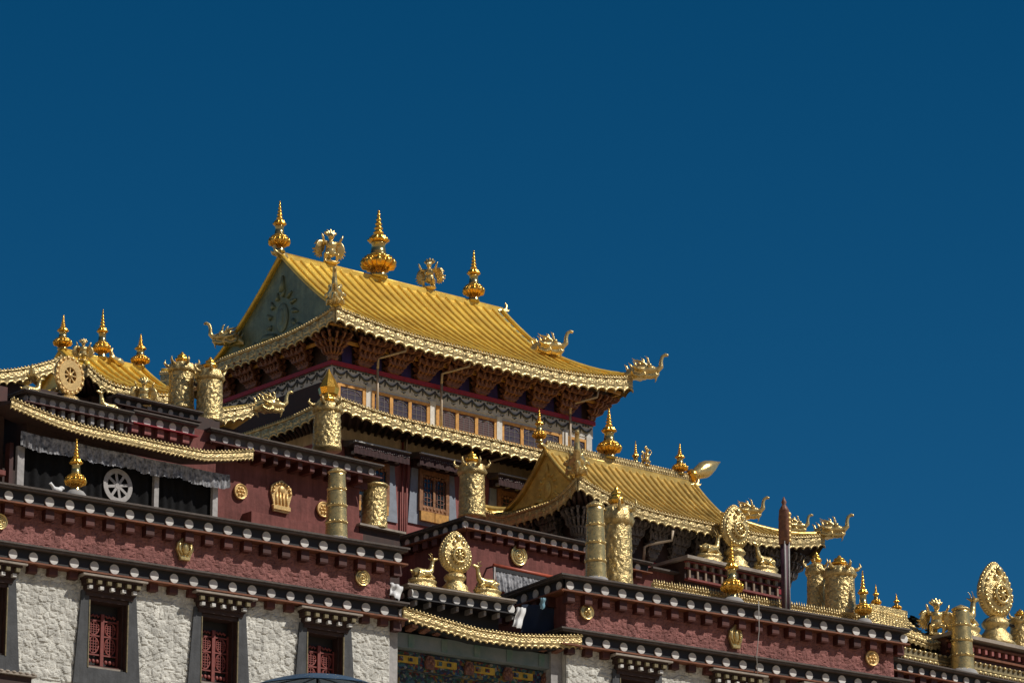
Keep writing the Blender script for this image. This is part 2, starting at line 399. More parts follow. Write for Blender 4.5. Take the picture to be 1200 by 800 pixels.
# ------------------------------------------------------------------ hip-and-gable roof
def hip_gable_roof(par, x0, x1, y0, y1, ze, up, zr, xg0, xg1, tg, a=.55, rib=.36, m='gold_roof', gm='gable_metal', fr=.46, fper=.36, fm='gold_fringe', overh=1.0, ridge_h=.09, upr=None, ribr=.055, em='gable_green'):
    ym = (y0 + y1) / 2; xm = (x0 + x1) / 2
    tgl, tgr = tg
    def prof(t): return ze + (zr - ze) * (a * t + (1 - a) * t * t)
    def lift(f, t):                                  # corner upturn; f in -1..1 along the eave
        g = max(0.0, (abs(f) - .35) / .65) ** 2.0
        u = up if f < 0 else (upr if upr is not None else up)
        return u * g * max(0.0, 1 - t / .5) ** 1.2
    def xl(t): return x0 + (xg0 - x0) * min(1, t / tgl)
    def xr(t): return x1 - (x1 - xg1) * min(1, t / tgr)
    def front(x, t, back=False):
        f = (x - xm) / ((x1 - x0) / 2)
        y = y0 + (ym - y0) * t
        if back: y = y1 - (y1 - ym) * t
        return Vector((x, y, prof(t) + lift(f, t)))
    def side(y, t, left=True):
        f = (y - ym) / ((y1 - y0) / 2)
        g = max(0.0, (abs(f) - .35) / .65) ** 2.0
        u = up if (left or upr is None) else upr
        return Vector((xl(t) if left else xr(t), y, prof(t) + u * g * max(0.0, 1 - t / .5) ** 1.2))
    def fx(s, t, back=False): return front(xl(t) + (xr(t) - xl(t)) * s, t, back)
    def sy(s, t, left): ya = y0 + (ym - y0) * t; yb = y1 - (y1 - ym) * t; return side(ya + (yb - ya) * s, t, left)
    mb = MB()
    mb.grid(lambda s, t: fx(s, t), 48, 18); mb.grid(lambda s, t: fx(s, t, True), 30, 12, flip=True)
    mb.grid(lambda s, t: sy(s, t * tgl, True), 30, 8, flip=True); mb.grid(lambda s, t: sy(s, t * tgr, False), 30, 8)
    # ribs
    def rib_line(fn, t1, n=15):
        P = [fn(t1 * i / n) for i in range(n + 1)]
        vs = []; fs = []; w = ribr
        d0 = (P[-1] - P[0]); d0.z = 0; d0.normalize(); q = Vector((-d0.y, d0.x, 0))
        K = 6
        for pi_, p in enumerate(P):
            w = ribr * (1.10 if pi_ % 2 else .94)
            for j in range(K + 1):
                an = PI * j / K; vs.append(p + q * (w * math.cos(an)) + Z3 * (w * 1.8 * math.sin(an) - .01))
        for i in range(n):
            for j in range(K):
                b = i * (K + 1) + j; fs.append((b, b + 1, b + K + 2, b + K + 1))
        fs.append(tuple(range(K + 1)))
        mb.add(vs, fs, True)
    k = int((x1 - x0 - .1) / rib); off = ((x1 - x0) - k * rib) / 2
    for i in range(k + 1):
        x = x0 + off + i * rib
        t1 = 1.0
        if x < xg0: t1 = tgl * (x - x0) / (xg0 - x0)
        if x > xg1: t1 = tgr * (x1 - x) / (x1 - xg1)
        if t1 > .05: rib_line(lambda t: front(x, t), t1)
    k2 = int((y1 - y0 - .1) / rib); off = ((y1 - y0) - k2 * rib) / 2
    for i in range(k2 + 1):
        y = y0 + off + i * rib; t1 = min((y - y0) / (ym - y0), (y1 - y) / (y1 - ym))
        if t1 > .05:
            rib_line(lambda t: side(y, t, True), min(tgl, t1), 6); rib_line(lambda t: side(y, t, False), min(tgr, t1), 6)
    roof = part('roof_tiles', mb, m, par)
    # ridge, hips and verges
    rb = MB()
    rb.box(xg0 - .05, xg1 + .05, ym - .05, ym + .05, zr - .1, zr + ridge_h)
    rb.tube([(xg0 - .06, ym, zr + ridge_h), (xg1 + .06, ym, zr + ridge_h)], .05, 8)
    part('ridge', rb, m, par)
    hb = MB()
    for (gx, sgn, tg) in ((xg0, -1, tgl), (xg1, 1, tgr)):
        for back in (False, True):
            P = []
            for i in range(11):
                t = tg + (1 - tg) * i / 10; p = front(gx, t, back); P.append(p + Z3 * .05 + X3 * sgn * .04)
            hb.tube(P, .07, 7)
            Q = []
            for i in range(9):
                t = tg * i / 8; x = xl(t) if sgn < 0 else xr(t); Q.append(front(x, t, back) + Z3 * .06)
            hb.tube(Q, .09, 7)
    split('verge_rib', hb, m, par)
    for (gx, sgn, tg) in ((xg0, 1, tgl), (xg1, -1, tgr)):
        g = MB(); X = gx + sgn * .06
        P = [front(gx, tg + (1 - tg) * i / 8) for i in range(9)] + [front(gx, 1 - (1 - tg) * i / 8, True) for i in range(1, 9)]
        poly = [(p.y, p.z) for p in P]
        g.prism(poly, (X, 0, 0), Y3, Z3, X3, sgn * .08)
        gb = part('gable', g, gm, par)
        if sgn > 0:
            e = MB(); yc = ym; zc = prof(tg) + (zr - prof(tg)) * .30; s_ = (zr - prof(tg))
            e.ell((X - .02, yc, zc), .05, .11 * s_, .17 * s_, n=16, m=10); e.ell((X - .05, yc, zc + .02), .04, .06 * s_, .10 * s_, n=12, m=8)
            for j in range(11):
                an = PI * (j / 10 * 1.5 - .25); q = Vector((X - .01, yc + .20 * s_ * math.cos(an), zc + .24 * s_ * math.sin(an)))
                e.tube([q, q + Vector((0, .09 * s_ * math.cos(an + .5), .09 * s_ * math.sin(an + .5)))], [.035 * s_, .012 * s_], 6)
            for j in (-1, 1):
                e.tube([(X - .01, yc + j * .12 * s_, zc - .2 * s_), (X - .02, yc + j * .3 * s_, zc - .16 * s_), (X - .02, yc + j * .42 * s_, zc - .22 * s_), (X - .01, yc + j * .5 * s_, zc - .17 * s_)], [.05 * s_, .04 * s_, .03 * s_, .012 * s_], 6)
            e.tube([(X - .01, yc, zc + .3 * s_), (X - .02, yc, zc + .48 * s_)], [.05 * s_, .015 * s_], 6)
            part('gable_ornament', e, em, gb)
    # fringes on the four sides
    Pf = [front(x0 + (x1 - x0) * i / 24, 0) for i in range(25)]
    fringe(par, [p + Vector((0, -.03, -.02)) for p in Pf], fr, fm, fper)
    Pl = [side(y1 - (y1 - y0) * i / 20, 0, True) for i in range(21)]
    fringe(par, [p + Vector((-.03, 0, -.02)) for p in Pl], fr, fm, fper)
    Pr = [side(y0 + (y1 - y0) * i / 20, 0, False) for i in range(21)]
    fringe(par, [p + Vector((.03, 0, -.02)) for p in Pr], fr, fm, fper, step=.06)
    Pb = [front(x1 - (x1 - x0) * i / 16, 0, True) for i in range(17)]
    fringe(par, [p + Vector((0, .03, -.02)) for p in Pb], fr, fm, fper, step=.08)
    # soffit with round rafters
    sb = MB(); dz = .16
    zw = ze - dz - .02
    wx0, wx1, wy0, wy1 = x0 + overh, x1 - overh, y0 + overh, y1 - overh
    for i in range(24):
        fa, fb = i / 24, (i + 1) / 24
        def q(s): return front(x0 + (x1 - x0) * s, 0) + Vector((0, .02, -dz)), Vector((wx0 + (wx1 - wx0) * s, wy0, zw + .1))
        A0, A1 = q(fa); B0, B1 = q(fb); sb.add([A0, B0, B1, A1], [(0, 1, 2, 3)])
        def q2(s): return side(y0 + (y1 - y0) * s, 0, True) + Vector((.02, 0, -dz)), Vector((wx0, wy0 + (wy1 - wy0) * s, zw + .1))
        A0, A1 = q2(fa); B0, B1 = q2(fb); sb.add([A0, A1, B1, B0], [(0, 1, 2, 3)])
        def q3(s): return side(y0 + (y1 - y0) * s, 0, False) + Vector((-.02, 0, -dz)), Vector((wx1, wy0 + (wy1 - wy0) * s, zw + .1))
        A0, A1 = q3(fa); B0, B1 = q3(fb); sb.add([A0, B0, B1, A1], [(0, 1, 2, 3)])
    nr = int((x1 - x0) / .22)
    for i in range(nr):
        s = (i + .5) / nr; A0, A1 = front(x0 + (x1 - x0) * s, 0) + Vector((0, .12, -dz - .06)), Vector((wx0 + (wx1 - wx0) * s, wy0, zw + .02))
        sb.tube([A0, A1], .055, 6)
    nr = int((y1 - y0) / .22)
    for i in range(nr):
        s = (i + .5) / nr; A0, A1 = side(y0 + (y1 - y0) * s, 0, True) + Vector((.12, 0, -dz - .06)), Vector((wx0, wy0 + (wy1 - wy0) * s, zw + .02))
        sb.tube([A0, A1], .055, 6)
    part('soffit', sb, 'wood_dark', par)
    return front, side

# ------------------------------------------------------------------ bracket sets
def bracket(w, h, out, tiers=4, corner=False):
    """stepped bracket set fanning out under an eave: local x along wall, -y outward, z up from 0 to h"""
    mb = MB(); th = h / tiers
    if corner: fans = [-100, -80, -62, -45, -28, -10, 10]
    else: fans = [-24, -12, 0, 12, 24]
    mb.box(-.09, .09, -.08, .1, -.03, th * .4)
    for k in range(tiers):
        z = k * th; reach = out * (k + .9) / tiers
        for i, an in enumerate(fans):
            d = Vector((math.sin(R(an)), -math.cos(R(an)), 0)); q = Vector((-d.y, d.x, 0))
            o = Vector((0, 0, z)) if corner else Vector((w * .10 * (i - 2) * (.5 + k * .22), 0, z))
            rch = reach * (1.22 if corner and an == -45 else 1.0)
            P = [(0, th * .05), (rch * .7, 0), (rch * .95, th * .25), (rch * 1.06, th * .8), (rch * .97, th * .95), (rch * .84, th * .62), (0, th * .62)]
            mb.prism(P, o - q * .028, d, Z3, q, .056)
            mb.obox(o + d * (rch * .9) + Z3 * (th * 1.0), q * .05, d * .05, Z3 * (th * .13))
        if corner:
            for sgn, d, q in ((0, Vector((0, -1, 0)), Vector((1, 0, 0))), (1, Vector((-1, 0, 0)), Vector((0, 1, 0)))):
                hw = .14 + .09 * k; c = d * (reach * .55) + Z3 * z
                A = [(-.05, th * .7), (-.05, th * .2), (hw * .6, th * .1), (hw, th * .7)]
                mb.prism(A, c - d * .03, q, Z3, d, .06)
        else:
            hw = w * (.20 + .27 * (k + 1) / tiers)
            for fr in (.3, .85):
                c = Vector((0, -reach * fr, z))
                A = [(-hw, th * .7), (-hw * .9, th * .32), (-hw * .6, th * .12), (hw * .6, th * .12), (hw * .9, th * .32), (hw, th * .7)]
                mb.prism(A, c + Vector((0, .03, 0)), X3, Z3, Vector((0, -1, 0)), .06)
                for i in range(5):
                    mb.obox(c + X3 * (hw * .92 * (i - 2) / 2) + Z3 * (th * .83), X3 * .05, Y3 * .05, Z3 * (th * .12))
    return mb

# ------------------------------------------------------------------ ground
g = MB()
g.grid(lambda a, b: Vector((-3000 + 6000 * a, -3000 + 6000 * b, 0)), 4, 4, smooth=False)
struct('ground', g, 'earth')
ZT = 15.0      # terrace level in front of the monastery, below the frame
hl = MB()
def hill(a, b):
    an = 2 * PI * a; r = .5 + 119.5 * b
    c = f2w(Vector((8, 10, 0)))
    z = ZT if b <= .36 else ZT * max(0.0, 1 - ((b - .36) / .55)) ** 1.3 - (.3 if b > .9 else 0)
    if .36 < b < .9: z += 1.2 * noise.noise(Vector((math.cos(an) * 3, math.sin(an) * 3, b * 6)))
    return Vector((c.x + r * .95 * math.cos(an), c.y + r * .62 * math.sin(an), z))
hl.grid(hill, 64, 40, closeu=True)
struct('hillside', hl, 'earth')
# dry valley hills behind the camera, unseen, added for warm bounce on the gold
hr = MB()
def ridge(a, b):
    an = YAW + R(75 + 210 * a); d = 260 + 900 * b
    z = (-6 if b == 0 else 0) + 330 * min(1, b * 1.6) ** 1.2 * (.75 + .45 * noise.noise(Vector((math.cos(an) * 4, math.sin(an) * 4, 1)))) * min(1, a * 6, (1 - a) * 6) + 14 * noise.noise(Vector((math.cos(an) * 14, math.sin(an) * 14, b * 9)))
    return Vector((40 + d * math.cos(an), 50 + d * math.sin(an), z))
hr.grid(ridge, 90, 26)
struct('hills', hr, 'earth')
tr = MB(); P4 = [f2w(Vector(p)) for p in ((-22, -9, ZT), (38, -9, ZT), (38, 34, ZT), (-22, 34, ZT))]
tr.add([p + Z3 * .03 for p in P4] + [p - Z3 * .6 for p in P4], [(0, 1, 2, 3), (0, 4, 5, 1), (1, 5, 6, 2), (2, 6, 7, 3), (3, 7, 4, 0)])
struct('terrace', tr, 'paving')
# ================================================================== FRONT WINGS (facade frame F: u along, v inward, z up)
OHW = .37                       # wall face lies this far behind the coping edge
ZU = 29.25; ZL = 27.82          # the two cornices
ZB = ZT + .03
def lattice_window(par, uc, w, zs, zt, vw, seed=0, batter=.10):
    """a shuttered window in a black surround under a stepped lintel"""
    fr = MB(); u0, u1 = uc - w / 2, uc + w / 2
    sw = .25
    zb = zs - .42; zt2 = zt + .22
    # surround: two flaring legs and a sill band, standing proud of the stone
    for sgn, ue in ((-1, u0), (1, u1)):
        P = [(ue, zb), (ue, zt2), (ue + sgn * sw * .8, zt2), (ue + sgn * (sw + .12), zb)]
        fr.prism([(p[0], p[1]) for p in (P if sgn > 0 else P[::-1])], (0, vw - .09, 0), X3, Z3, Y3, .2)
    fr.box(u0, u1, vw - .088, vw + .14, zb + .002, zs)
    fr.box(u0 - .01, u1 + .01, vw + .42, vw + .46, zs - .05, zt2)
    f = part('window', fr, 'surround_black', par)
    jb = MB()
    for ue, s in ((u0, 1), (u1, -1)):
        jb.box(min(ue, ue + s * .055), max(ue, ue + s * .055), vw - .06, vw + .36, zs, zt)
        jb.box(min(ue + s * .057, ue + s * .10), max(ue + s * .057, ue + s * .10), vw + .06, vw + .36, zs, zt)
    jb.box(u0, u1, vw - .05, vw + .36, zt, zt + .09)
    part('frame', jb, 'wood_dark', f)
    ed = MB(); ed.box(u0 + .002, u0 + .03, vw - .105, vw - .061, zs, zt); ed.box(u1 - .03, u1 - .002, vw - .105, vw - .061, zs, zt)
    split('frame_edge', ed, 'olive_block', f)
    # carved shutters
    a0, a1 = u0 + .10, u1 - .10; vm = vw + .26; lt = MB()
    H = zt - zs; z0 = zs + .10; z1 = zs + H * .80
    def bar(xa, xb, za, zc, dv=0.0): lt.box(xa, xb, vm - .03 - dv, vm + .03, za, zc)
    mid = (a0 + a1) / 2
    bar(mid - .045, mid + .045, z0, z1 + .1, .02); bar(a0, a0 + .04, z0, z1); bar(a1 - .04, a1, z0, z1)
    for pa, pb in ((a0 + .04, mid - .045), (mid + .045, a1 - .04)):
        ww = pb - pa; hz = z1 - z0
        for fz in (0, .24, .62, .93): bar(pa, pb, z0 + hz * fz, z0 + hz * fz + .035, -.004)
        pc = (pa + pb) / 2
        for (fa, fb) in ((.24, .62), (.62, .93)):
            zc = z0 + hz * (fa + fb) / 2 + .02; rr = ww * .40; rz = hz * (fb - fa) * .44
            ring = [(pc + rr * math.cos(2 * PI * i / 14), vm, zc + rz * math.sin(2 * PI * i / 14)) for i in range(15)]
            lt.tube(ring, .022, 5)
            for k in (-.5, 0, .5): lt.box(pc + k * rr - .011, pc + k * rr + .011, vm - .015, vm + .012, zc - rz * .9, zc + rz * .9)
            for k in (-.5, -.17, .17, .5): lt.box(pc - rr * .95, pc + rr * .95, vm - .012, vm + .010, zc + k * rz - .009, zc + k * rz + .009)
        for k in range(3): lt.ell((pa + ww * (.2 + .3 * k), vm - .03, z0 + hz * .12), .05, .03, .055, n=8, m=6)
        cr = [(pa + ww * (.1 + .8 * i / 10), vm, z1 + .05 + .035 * math.sin(i * 1.9)) for i in range(11)]
        lt.tube(cr, .026, 5)
    part('lattice_shutter', lt, 'lattice_red', f)
    dk = MB(); dk.box(u0 + .1, u1 - .1, vm + .064, vm + .09, zs, zt); part('room_dark_sheet', dk, 'black_paint', f)  # black sheet behind the lattice, the unlit room's darkness put into its colour
    sl = MB(); sl.box(u0 + .06, u1 - .06, vw + .02, vw + .30, zs - .001, zs + .07)
    part('sill', sl, 'ledge_stone', f)
    sr = MB(); sr.box(u0 + .1, u1 - .1, vw + .05, vw + .30, zs + .072, zs + .1); part('sill_rail', sr, 'beam_red', f)
    # lintel of stepped blocks
    L0, L1 = u0 - .20, u1 + .20; b = MB()
    b.box(L0 + .10, L1 - .10, vw - .12, vw + .1, zt + .10, zt + .2)
    b.box(L0 - .04, L1 + .04, vw - .34, vw + .1, zt + .47, zt + .52)
    b.box(L0 + .06, L1 - .06, vw - .18, vw + .09, zt + .2, zt + .34); b.box(L0, L1, vw - .26, vw + .09, zt + .34, zt + .47)
    part('lintel', b, 'wood_dark', f)
    c = MB(); c.box(L0 - .14, L1 + .14, vw - .42, vw + .1, zt + .52, zt + .565); part('lintel_slab', c, 'ledge_stone', f)
    e1 = MB(); e2 = MB(); nb = 6
    for i in range(nb):
        x = L0 + .08 + (L1 - L0 - .16) * i / (nb - 1); e1.box(x - .055, x + .055, vw - .36, vw - .255, zt + .355, zt + .455)
    for i in range(5):
        x = L0 + .14 + (L1 - L0 - .28) * i / 4; e2.box(x - .05, x + .05, vw - .29, vw - .175, zt + .235, zt + .315)
    split('lintel_block', e1, 'olive_block', f); split('lintel_block', e2, 'white_paint', f)
    return f

def stone_wall(par, u0, u1, z0, z1, wins, vw, batter=.0, seed=1.0, step=.035, left=True):
    """rubble piers round the windows; wins = (centre, width, sill, head)"""
    def vf(u, z): return vw - batter * (z1 - z)
    edges = [u0]
    for (c, w, s, t) in wins:
        a, b = max(u0, c - w / 2 - .02), min(u1, c + w / 2 + .02)
        if a > edges[-1] + .02: rubble(par, 'stone_wall', 'stone_white', edges[-1], a, vf, s - .45, z1, step, seed=seed)
        edges.append(b)
        rubble(par, 'stone_wall', 'stone_white', a, b, vf, t + .2, z1, step, seed=seed)
    if edges[-1] < u1 - .02: rubble(par, 'stone_wall', 'stone_white', edges[-1], u1, vf, wins[0][2] - .45, z1, step, seed=seed)
    rubble(par, 'stone_wall', 'stone_white', u0, u1, vf, z0, wins[0][2] - .45, .12, seed=seed)

def wing(u0, u1, vdepth, label, wins, mit1_left=False, ret0=None, ret1=None, sp=.56, first=.2, firstL=.2, cell=.2, seed=2.):
    root = thing('monastery_wing', label, 'building', ((u0 + u1) / 2, OHW, ZB), 'F')
    # coping-edge extents reach OHW past the wall
    body = MB(); body.box(u0 + .02, u1 - .02, OHW + .48, vdepth, ZB, ZU - .1); part('core', body, 'plaster_red', root)
    ends = MB()
    ends.box(u0, u0 + .3, OHW + .03, vdepth, ZL - .1, ZU - .1); ends.box(u1 - .3, u1, OHW + .03, vdepth, ZL - .1, ZU - .1)
    split('end_wall', ends, 'plaster_red', root)
    ew = MB(); ew.box(u0, u0 + .3, OHW + .03, vdepth, ZB, ZL - .102); ew.box(u1 - .3, u1, OHW + .03, vdepth, ZB, ZL - .102); split('end_wall', ew, 'stone_white', root)
    rubble(root, 'twig_frieze', 'stone_red', u0, u1, lambda u, z: OHW, ZL - .02, ZU - .09, .035, cell=.17, amp=.032, seed=seed)
    cap = MB(); cap.box(u0 + .05, u1 - .05, OHW + .2, vdepth - .02, ZU - .12, ZU - .05); part('roof_deck', cap, 'roof_earth', root)
    if wins: stone_wall(root, u0, u1, ZB, ZL - .1, wins, OHW + .0, seed=seed)
    for w in wins: lattice_window(root, w[0], w[1], w[2], w[3], OHW)
    cornice(root, (u0 - OHW, 0), (u1 + OHW, 0), ZU, sp=sp, oh=OHW, first=first, mit0=True, mit1=True)
    cornice(root, (u0 - OHW, .0), (u1 + OHW, 0), ZL, sp=sp, oh=OHW, first=firstL, mit0=True, mit1=True, cd=.17, ch=.19)
    for (cond, a, b) in ((ret0, (u0 - OHW, vdepth), (u0 - OHW, 0)), (ret1, (u1 + OHW, 0), (u1 + OHW, vdepth))):
        if cond:
            cornice(root, a, b, ZU, sp=sp, oh=OHW, mit0=(a[1] == 0), mit1=(b[1] == 0), first=.3)
            cornice(root, a, b, ZL, sp=sp, oh=OHW, mit0=(a[1] == 0), mit1=(b[1] == 0), first=.3)
    return root
def U(px, py, v=OHW): return pF(px, py, v).x
# windows: opening centres and sizes read off the wall plane
_s = pF(124, 785, OHW).z; _t = pF(124, 706, OHW).z
wL = []
for (a, b, py) in ((-42, 6, 740), (101, 148, 750), (233, 277, 770), (357, 401, 780)):
    ua, ub = U(a, py), U(b, py); wL.append(((ua + ub) / 2, ub - ua, _s, _t))
uA0 = U(-60, 700); uA1 = U(457, 700)
wingA = wing(uA0, uA1, 14, 'whitewashed stone wing with dark red lattice windows under two dotted cornices', wL, ret1=True, sp=.553,
             first=(pF(12, 577, .1).x - (uA0 - OHW)) % .553, firstL=(pF(17, 643, .1).x - (uA0 - OHW)) % .553, seed=2.)
uC0 = U(663, 700); uC1 = U(1047, 770)
wR = []
for (a, b, py) in ((724, 766, 800), (838, 878, 815), (944, 982, 835)):
    ua, ub = U(a, py), U(b, py); wR.append(((ua + ub) / 2, ub - ua, _s, _t))
wingC = wing(uC0, uC1, 9, 'maroon fronted wing right of the recessed porch, its stone piers just showing', wR, ret0=True, ret1=True, sp=.553,
             first=(pF(670, 681, .1).x - (uC0 - OHW)) % .553, firstL=(pF(692, 747, .1).x - (uC0 - OHW)) % .553, seed=9.)

# ------------------------------------------------------------------ entrance porch between the wings (B)
PB = pF(540, 692, .35)
porch = thing('entrance_porch', 'recessed entrance porch with gilded awning and painted beams below the deer and wheel', 'porch', ((uA1 + uC0) / 2, 1.2, ZB), 'F')
v0 = .35; zP = pF(540, 692, v0).z
pb0 = pF(478, 686, v0).x; pb1 = pF(606, 703, v0).x
bd = MB(); bd.box(pb0 + .35, pb1 - .25, v0 + .5, 3.6, zP - 1.1, zP - .08); part('parapet', bd, 'black_paint', porch)
cornice(porch, (pb0, v0), (pb1, v0), zP, sp=.42, r=.115, oh=.4, k=.85, cop='ledge_stone', first=.33, corb='grey_white', board='black_paint', ch=.15, cw=.07, mit0=True)
cornice(porch, (pb0, 3.2), (pb0, v0), zP, sp=.42, r=.115, oh=.4, k=.85, cop='ledge_stone', corb='wood_dark', board='black_paint', cw=.09, mit1=True)
fz = [(472, 712), (510, 724), (560, 738), (610, 745), (660, 746), (682, 745)]
fringe(porch, [Vector((pF(x, y, .12).x, .12, pF(x, y, .12).z)) for x, y in fz], .36, period=.2, scallop=.25, bead=.03, name='awning_fringe', step=.025)
fzz = [pF(x, y, .12) for x, y in fz]
aw = MB()
for i in range(len(fzz) - 1):
    a, b = fzz[i], fzz[i + 1]
    aw.add([(a.x, .14, a.z - .02), (b.x, .14, b.z - .02), (b.x, 2.2, zP - .75), (a.x, 2.2, zP - .75), (a.x, .16, a.z - .3), (b.x, .16, b.z - .3), (b.x, 2.2, zP - 1.15), (a.x, 2.2, zP - 1.15)],
           [(0, 1, 2, 3), (4, 7, 6, 5), (0, 4, 5, 1), (0, 3, 7, 4), (1, 5, 6, 2)])
part('awning_roof', aw, 'black_paint', porch)
zq = pF(470, 737, .7).z
bm = MB(); bm.box(uA1 + .05, uC0 - .05, .5, .9, zq + .1, zq + .26); part('rafter_beam', bm, 'wood_dark', porch)
rb = MB(); nn = 13
for i in range(nn):
    x = uA1 + .25 + (uC0 - uA1 - .5) * i / (nn - 1); rb.prism([(0, 0), (.34, .05), (.38, .22), (.1, .3), (0, .3)], (x - .09, .55, zq - .08), Vector((0, -1, 0)), Z3, X3, .18)
split('beam_block', rb, 'bracket_wood', porch)
gb = MB(); gb.box(uA1 + .02, uC0 - .02, .62, 1.0, zq - .48, zq - .1); part('painted_beam', gb, 'beam_grey', porch)
gm_ = MB()
for i in range(5):
    x = uA1 + .8 + (uC0 - uA1 - 1.4) * i / 4; gm_.box(x - .09, x + .09, .60, .63, zq - .45, zq - .13)
split('beam_panel', gm_, 'paint_green', porch)
tb = MB(); tb.box(uA1 + .3, uC0 - .3, .9, 1.2, zq - .95, zq - .5); part('transom', tb, 'painted_ornament', porch)
yp = MB()
for i in range(4):
    a = uA1 + .35 + (uC0 - uA1 - .7) * i / 4; yp.box(a + .06, a + .80, .84, .91, zq - .80, zq - .62)
split('yellow_panel', yp, 'paint_yellow', porch)
lb = MB()
for i in range(5):
    a = uA1 + .30 + (uC0 - uA1 - .6) * i / 4; lb.prism([(-.11, -.17), (.11, -.17), (.15, 0), (.08, .17), (-.08, .17), (-.15, 0)], (a, .80, zq - .72), X3, Z3, Y3, .08)
    for k in range(3): lb.ell((a - .07 + .07 * k, .79, zq - .72 + .06 * (k % 2)), .05, .03, .07, n=8, m=6)
split('carved_panel', lb, 'bracket_wood', porch)
gp = MB()
for i in range(4):
    a = uA1 + .35 + (uC0 - uA1 - .7) * i / 4; gp.box(a + .2, a + .34, .815, .835, zq - .77, zq - .66); gp.box(a + .5, a + .62, .815, .835, zq - .76, zq - .67)
split('painted_flower', gp, 'painted_ornament', porch)
bw = MB(); bw.box(uA1 + .02, uC0 - .02, 3.2, 3.4, ZB, zP - 1.2); part('back_wall', bw, 'cloth_navy', porch)
db = MB(); db.box(uA1 + .3, uC0 - .3, 1.2, 1.3, zq - 2.2, zq - .95); part('door_panel', db, 'painted_ornament', porch)
pc = MB()
for a in (uA1 + .18, uC0 - .18): pc.box(a - .17, a + .17, .55, .9, ZB, zq - .12 if a < uC0 - 1 else zq + .2)
split('pillar', pc, 'grey_white', porch)

# ------------------------------------------------------------------ red block behind the porch (G)
YG = YF + 5
G0 = pY(545, 604, YG); zG = G0.z
Gx1 = pY(700, 640, YG).x
Gb = thing('rooftop_block', 'maroon plastered block with dotted cornice and one round gold emblem, behind the porch', 'building', ((G0.x + Gx1) / 2, YG + .4, 28))
oG = .32
o = oG
m_ = MB(); m_.box(G0.x + o, Gx1 - .05, YG + o, YF + 8.7, 26.5, zG - .06); part('wall', m_, 'plaster_red', Gb)
cornice(Gb, (G0.x, YG), (Gx1, YG), zG, sp=.40, r=.105, oh=o, k=.72, first=.16, mit0=True)
cornice(Gb, (G0.x, YF + 8.8), (G0.x, YG), zG, sp=.42, r=.105, oh=o, k=.72, first=.2, mit1=True)
# the pole with a pleated awning on its front
A0 = pY(577, 662, YG - .05); A1 = pY(668, 680, YG - .05)
rp = MB(); rp.tube([(A0.x, YG - .1, A0.z), (A1.x, YG - .1, A0.z)], .05, 10); 
awn = thing('pleated_awning', 'grey pleated yak hair awning hanging from a red pole on the maroon block', 'awning', ((A0.x + A1.x) / 2, YG, A0.z))
part('pole', rp, 'pole_red', awn)
mb = MB()
def pleat(a, c):
    x = A0.x + .06 + (A1.x - A0.x - .1) * a; f = math.sin(a * 150) * .025 + math.sin(a * 61) * .02
    return Vector((x, YG - .12 - .10 * c + f * (.3 + c), A0.z - .16 - (.62 + .05 * math.sin(a * 77)) * c))
mb.grid(pleat, 160, 6, flip=True); part('valance', mb, 'valance_grey', awn)
mb = MB(); mb.box(A0.x, A1.x, YG - .14, YG - .06, A0.z - .16, A0.z - .06); part('band', mb, 'black_paint', awn)
mb = MB(); mb.box(A0.x - .02, A0.x + .03, YG - .15, YG - .1, A0.z - .42, A0.z - .06); part('cord', mb, 'grey_white', awn)
mb = MB()
for x in (A0.x + .1, A1.x - .1): mb.box(x - .02, x + .02, YG - .1, YG + .34, A0.z - .02, A0.z + .02)
split('hook', mb, 'dark_metal', awn)

# ------------------------------------------------------------------ curtained gallery (E) on the left wing's roof
YE = YF + 2.5
E0 = pY(22, 540, YE); E1 = pY(254, 560, YE)
gal = thing('curtained_gallery', 'rooftop gallery closed by black yak hair curtains under a sagging gilded eave fringe', 'gallery', ((E0.x + E1.x) / 2, YE, ZU - .1))
zct = pY(22, 520, YE).z
ct = MB()
def cur(a, c):
    x = E0.x + (E1.x - E0.x) * a; f = .03 * math.sin(a * 120 + 2 * math.sin(a * 17)) + .02 * math.sin(a * 57)
    return Vector((x, YE - .02 + f, ZU - .08 + (zct - ZU + .3) * c))
ct.grid(cur, 240, 4); part('curtain', ct, 'curtain_black', gal)
vl = MB()
vzb = pY(22, 505, YE - .36).z
def val(a, c):
    x = E0.x - .2 + (E1.x - E0.x + .35) * a; q = a * 26
    f = .06 * noise.noise(Vector((q * 2.2, c * 1.5, 1))) + .035 * noise.noise(Vector((q * 6, c * .8, 4)))
    sag = .07 * math.sin(PI * ((a * 4) % 1.0)) + .05 * noise.noise(Vector((q * 1.1, 0, 7)))
    return Vector((x + .02 * noise.noise(Vector((q * 3, c * 2, 9))) * c, YE - .36 + f * (.2 + 1.1 * c), vzb + .02 - .3 * sag * (1 - c) - (.36 + sag + .03 * noise.noise(Vector((q * 7, 0, 2)))) * c))
vl.grid(val, 420, 7, flip=True); part('valance', vl, 'valance_grey', gal)
ps = MB()
for px, w in ((22, .10), (182, .07), (251, .08)):
    x = pY(px, 570, YE - .1).x; ps.box(x - w, x + w, YE - .16, YE - .06, ZU - .1, vzb - .3)
split('post', ps, 'grey_white', gal)
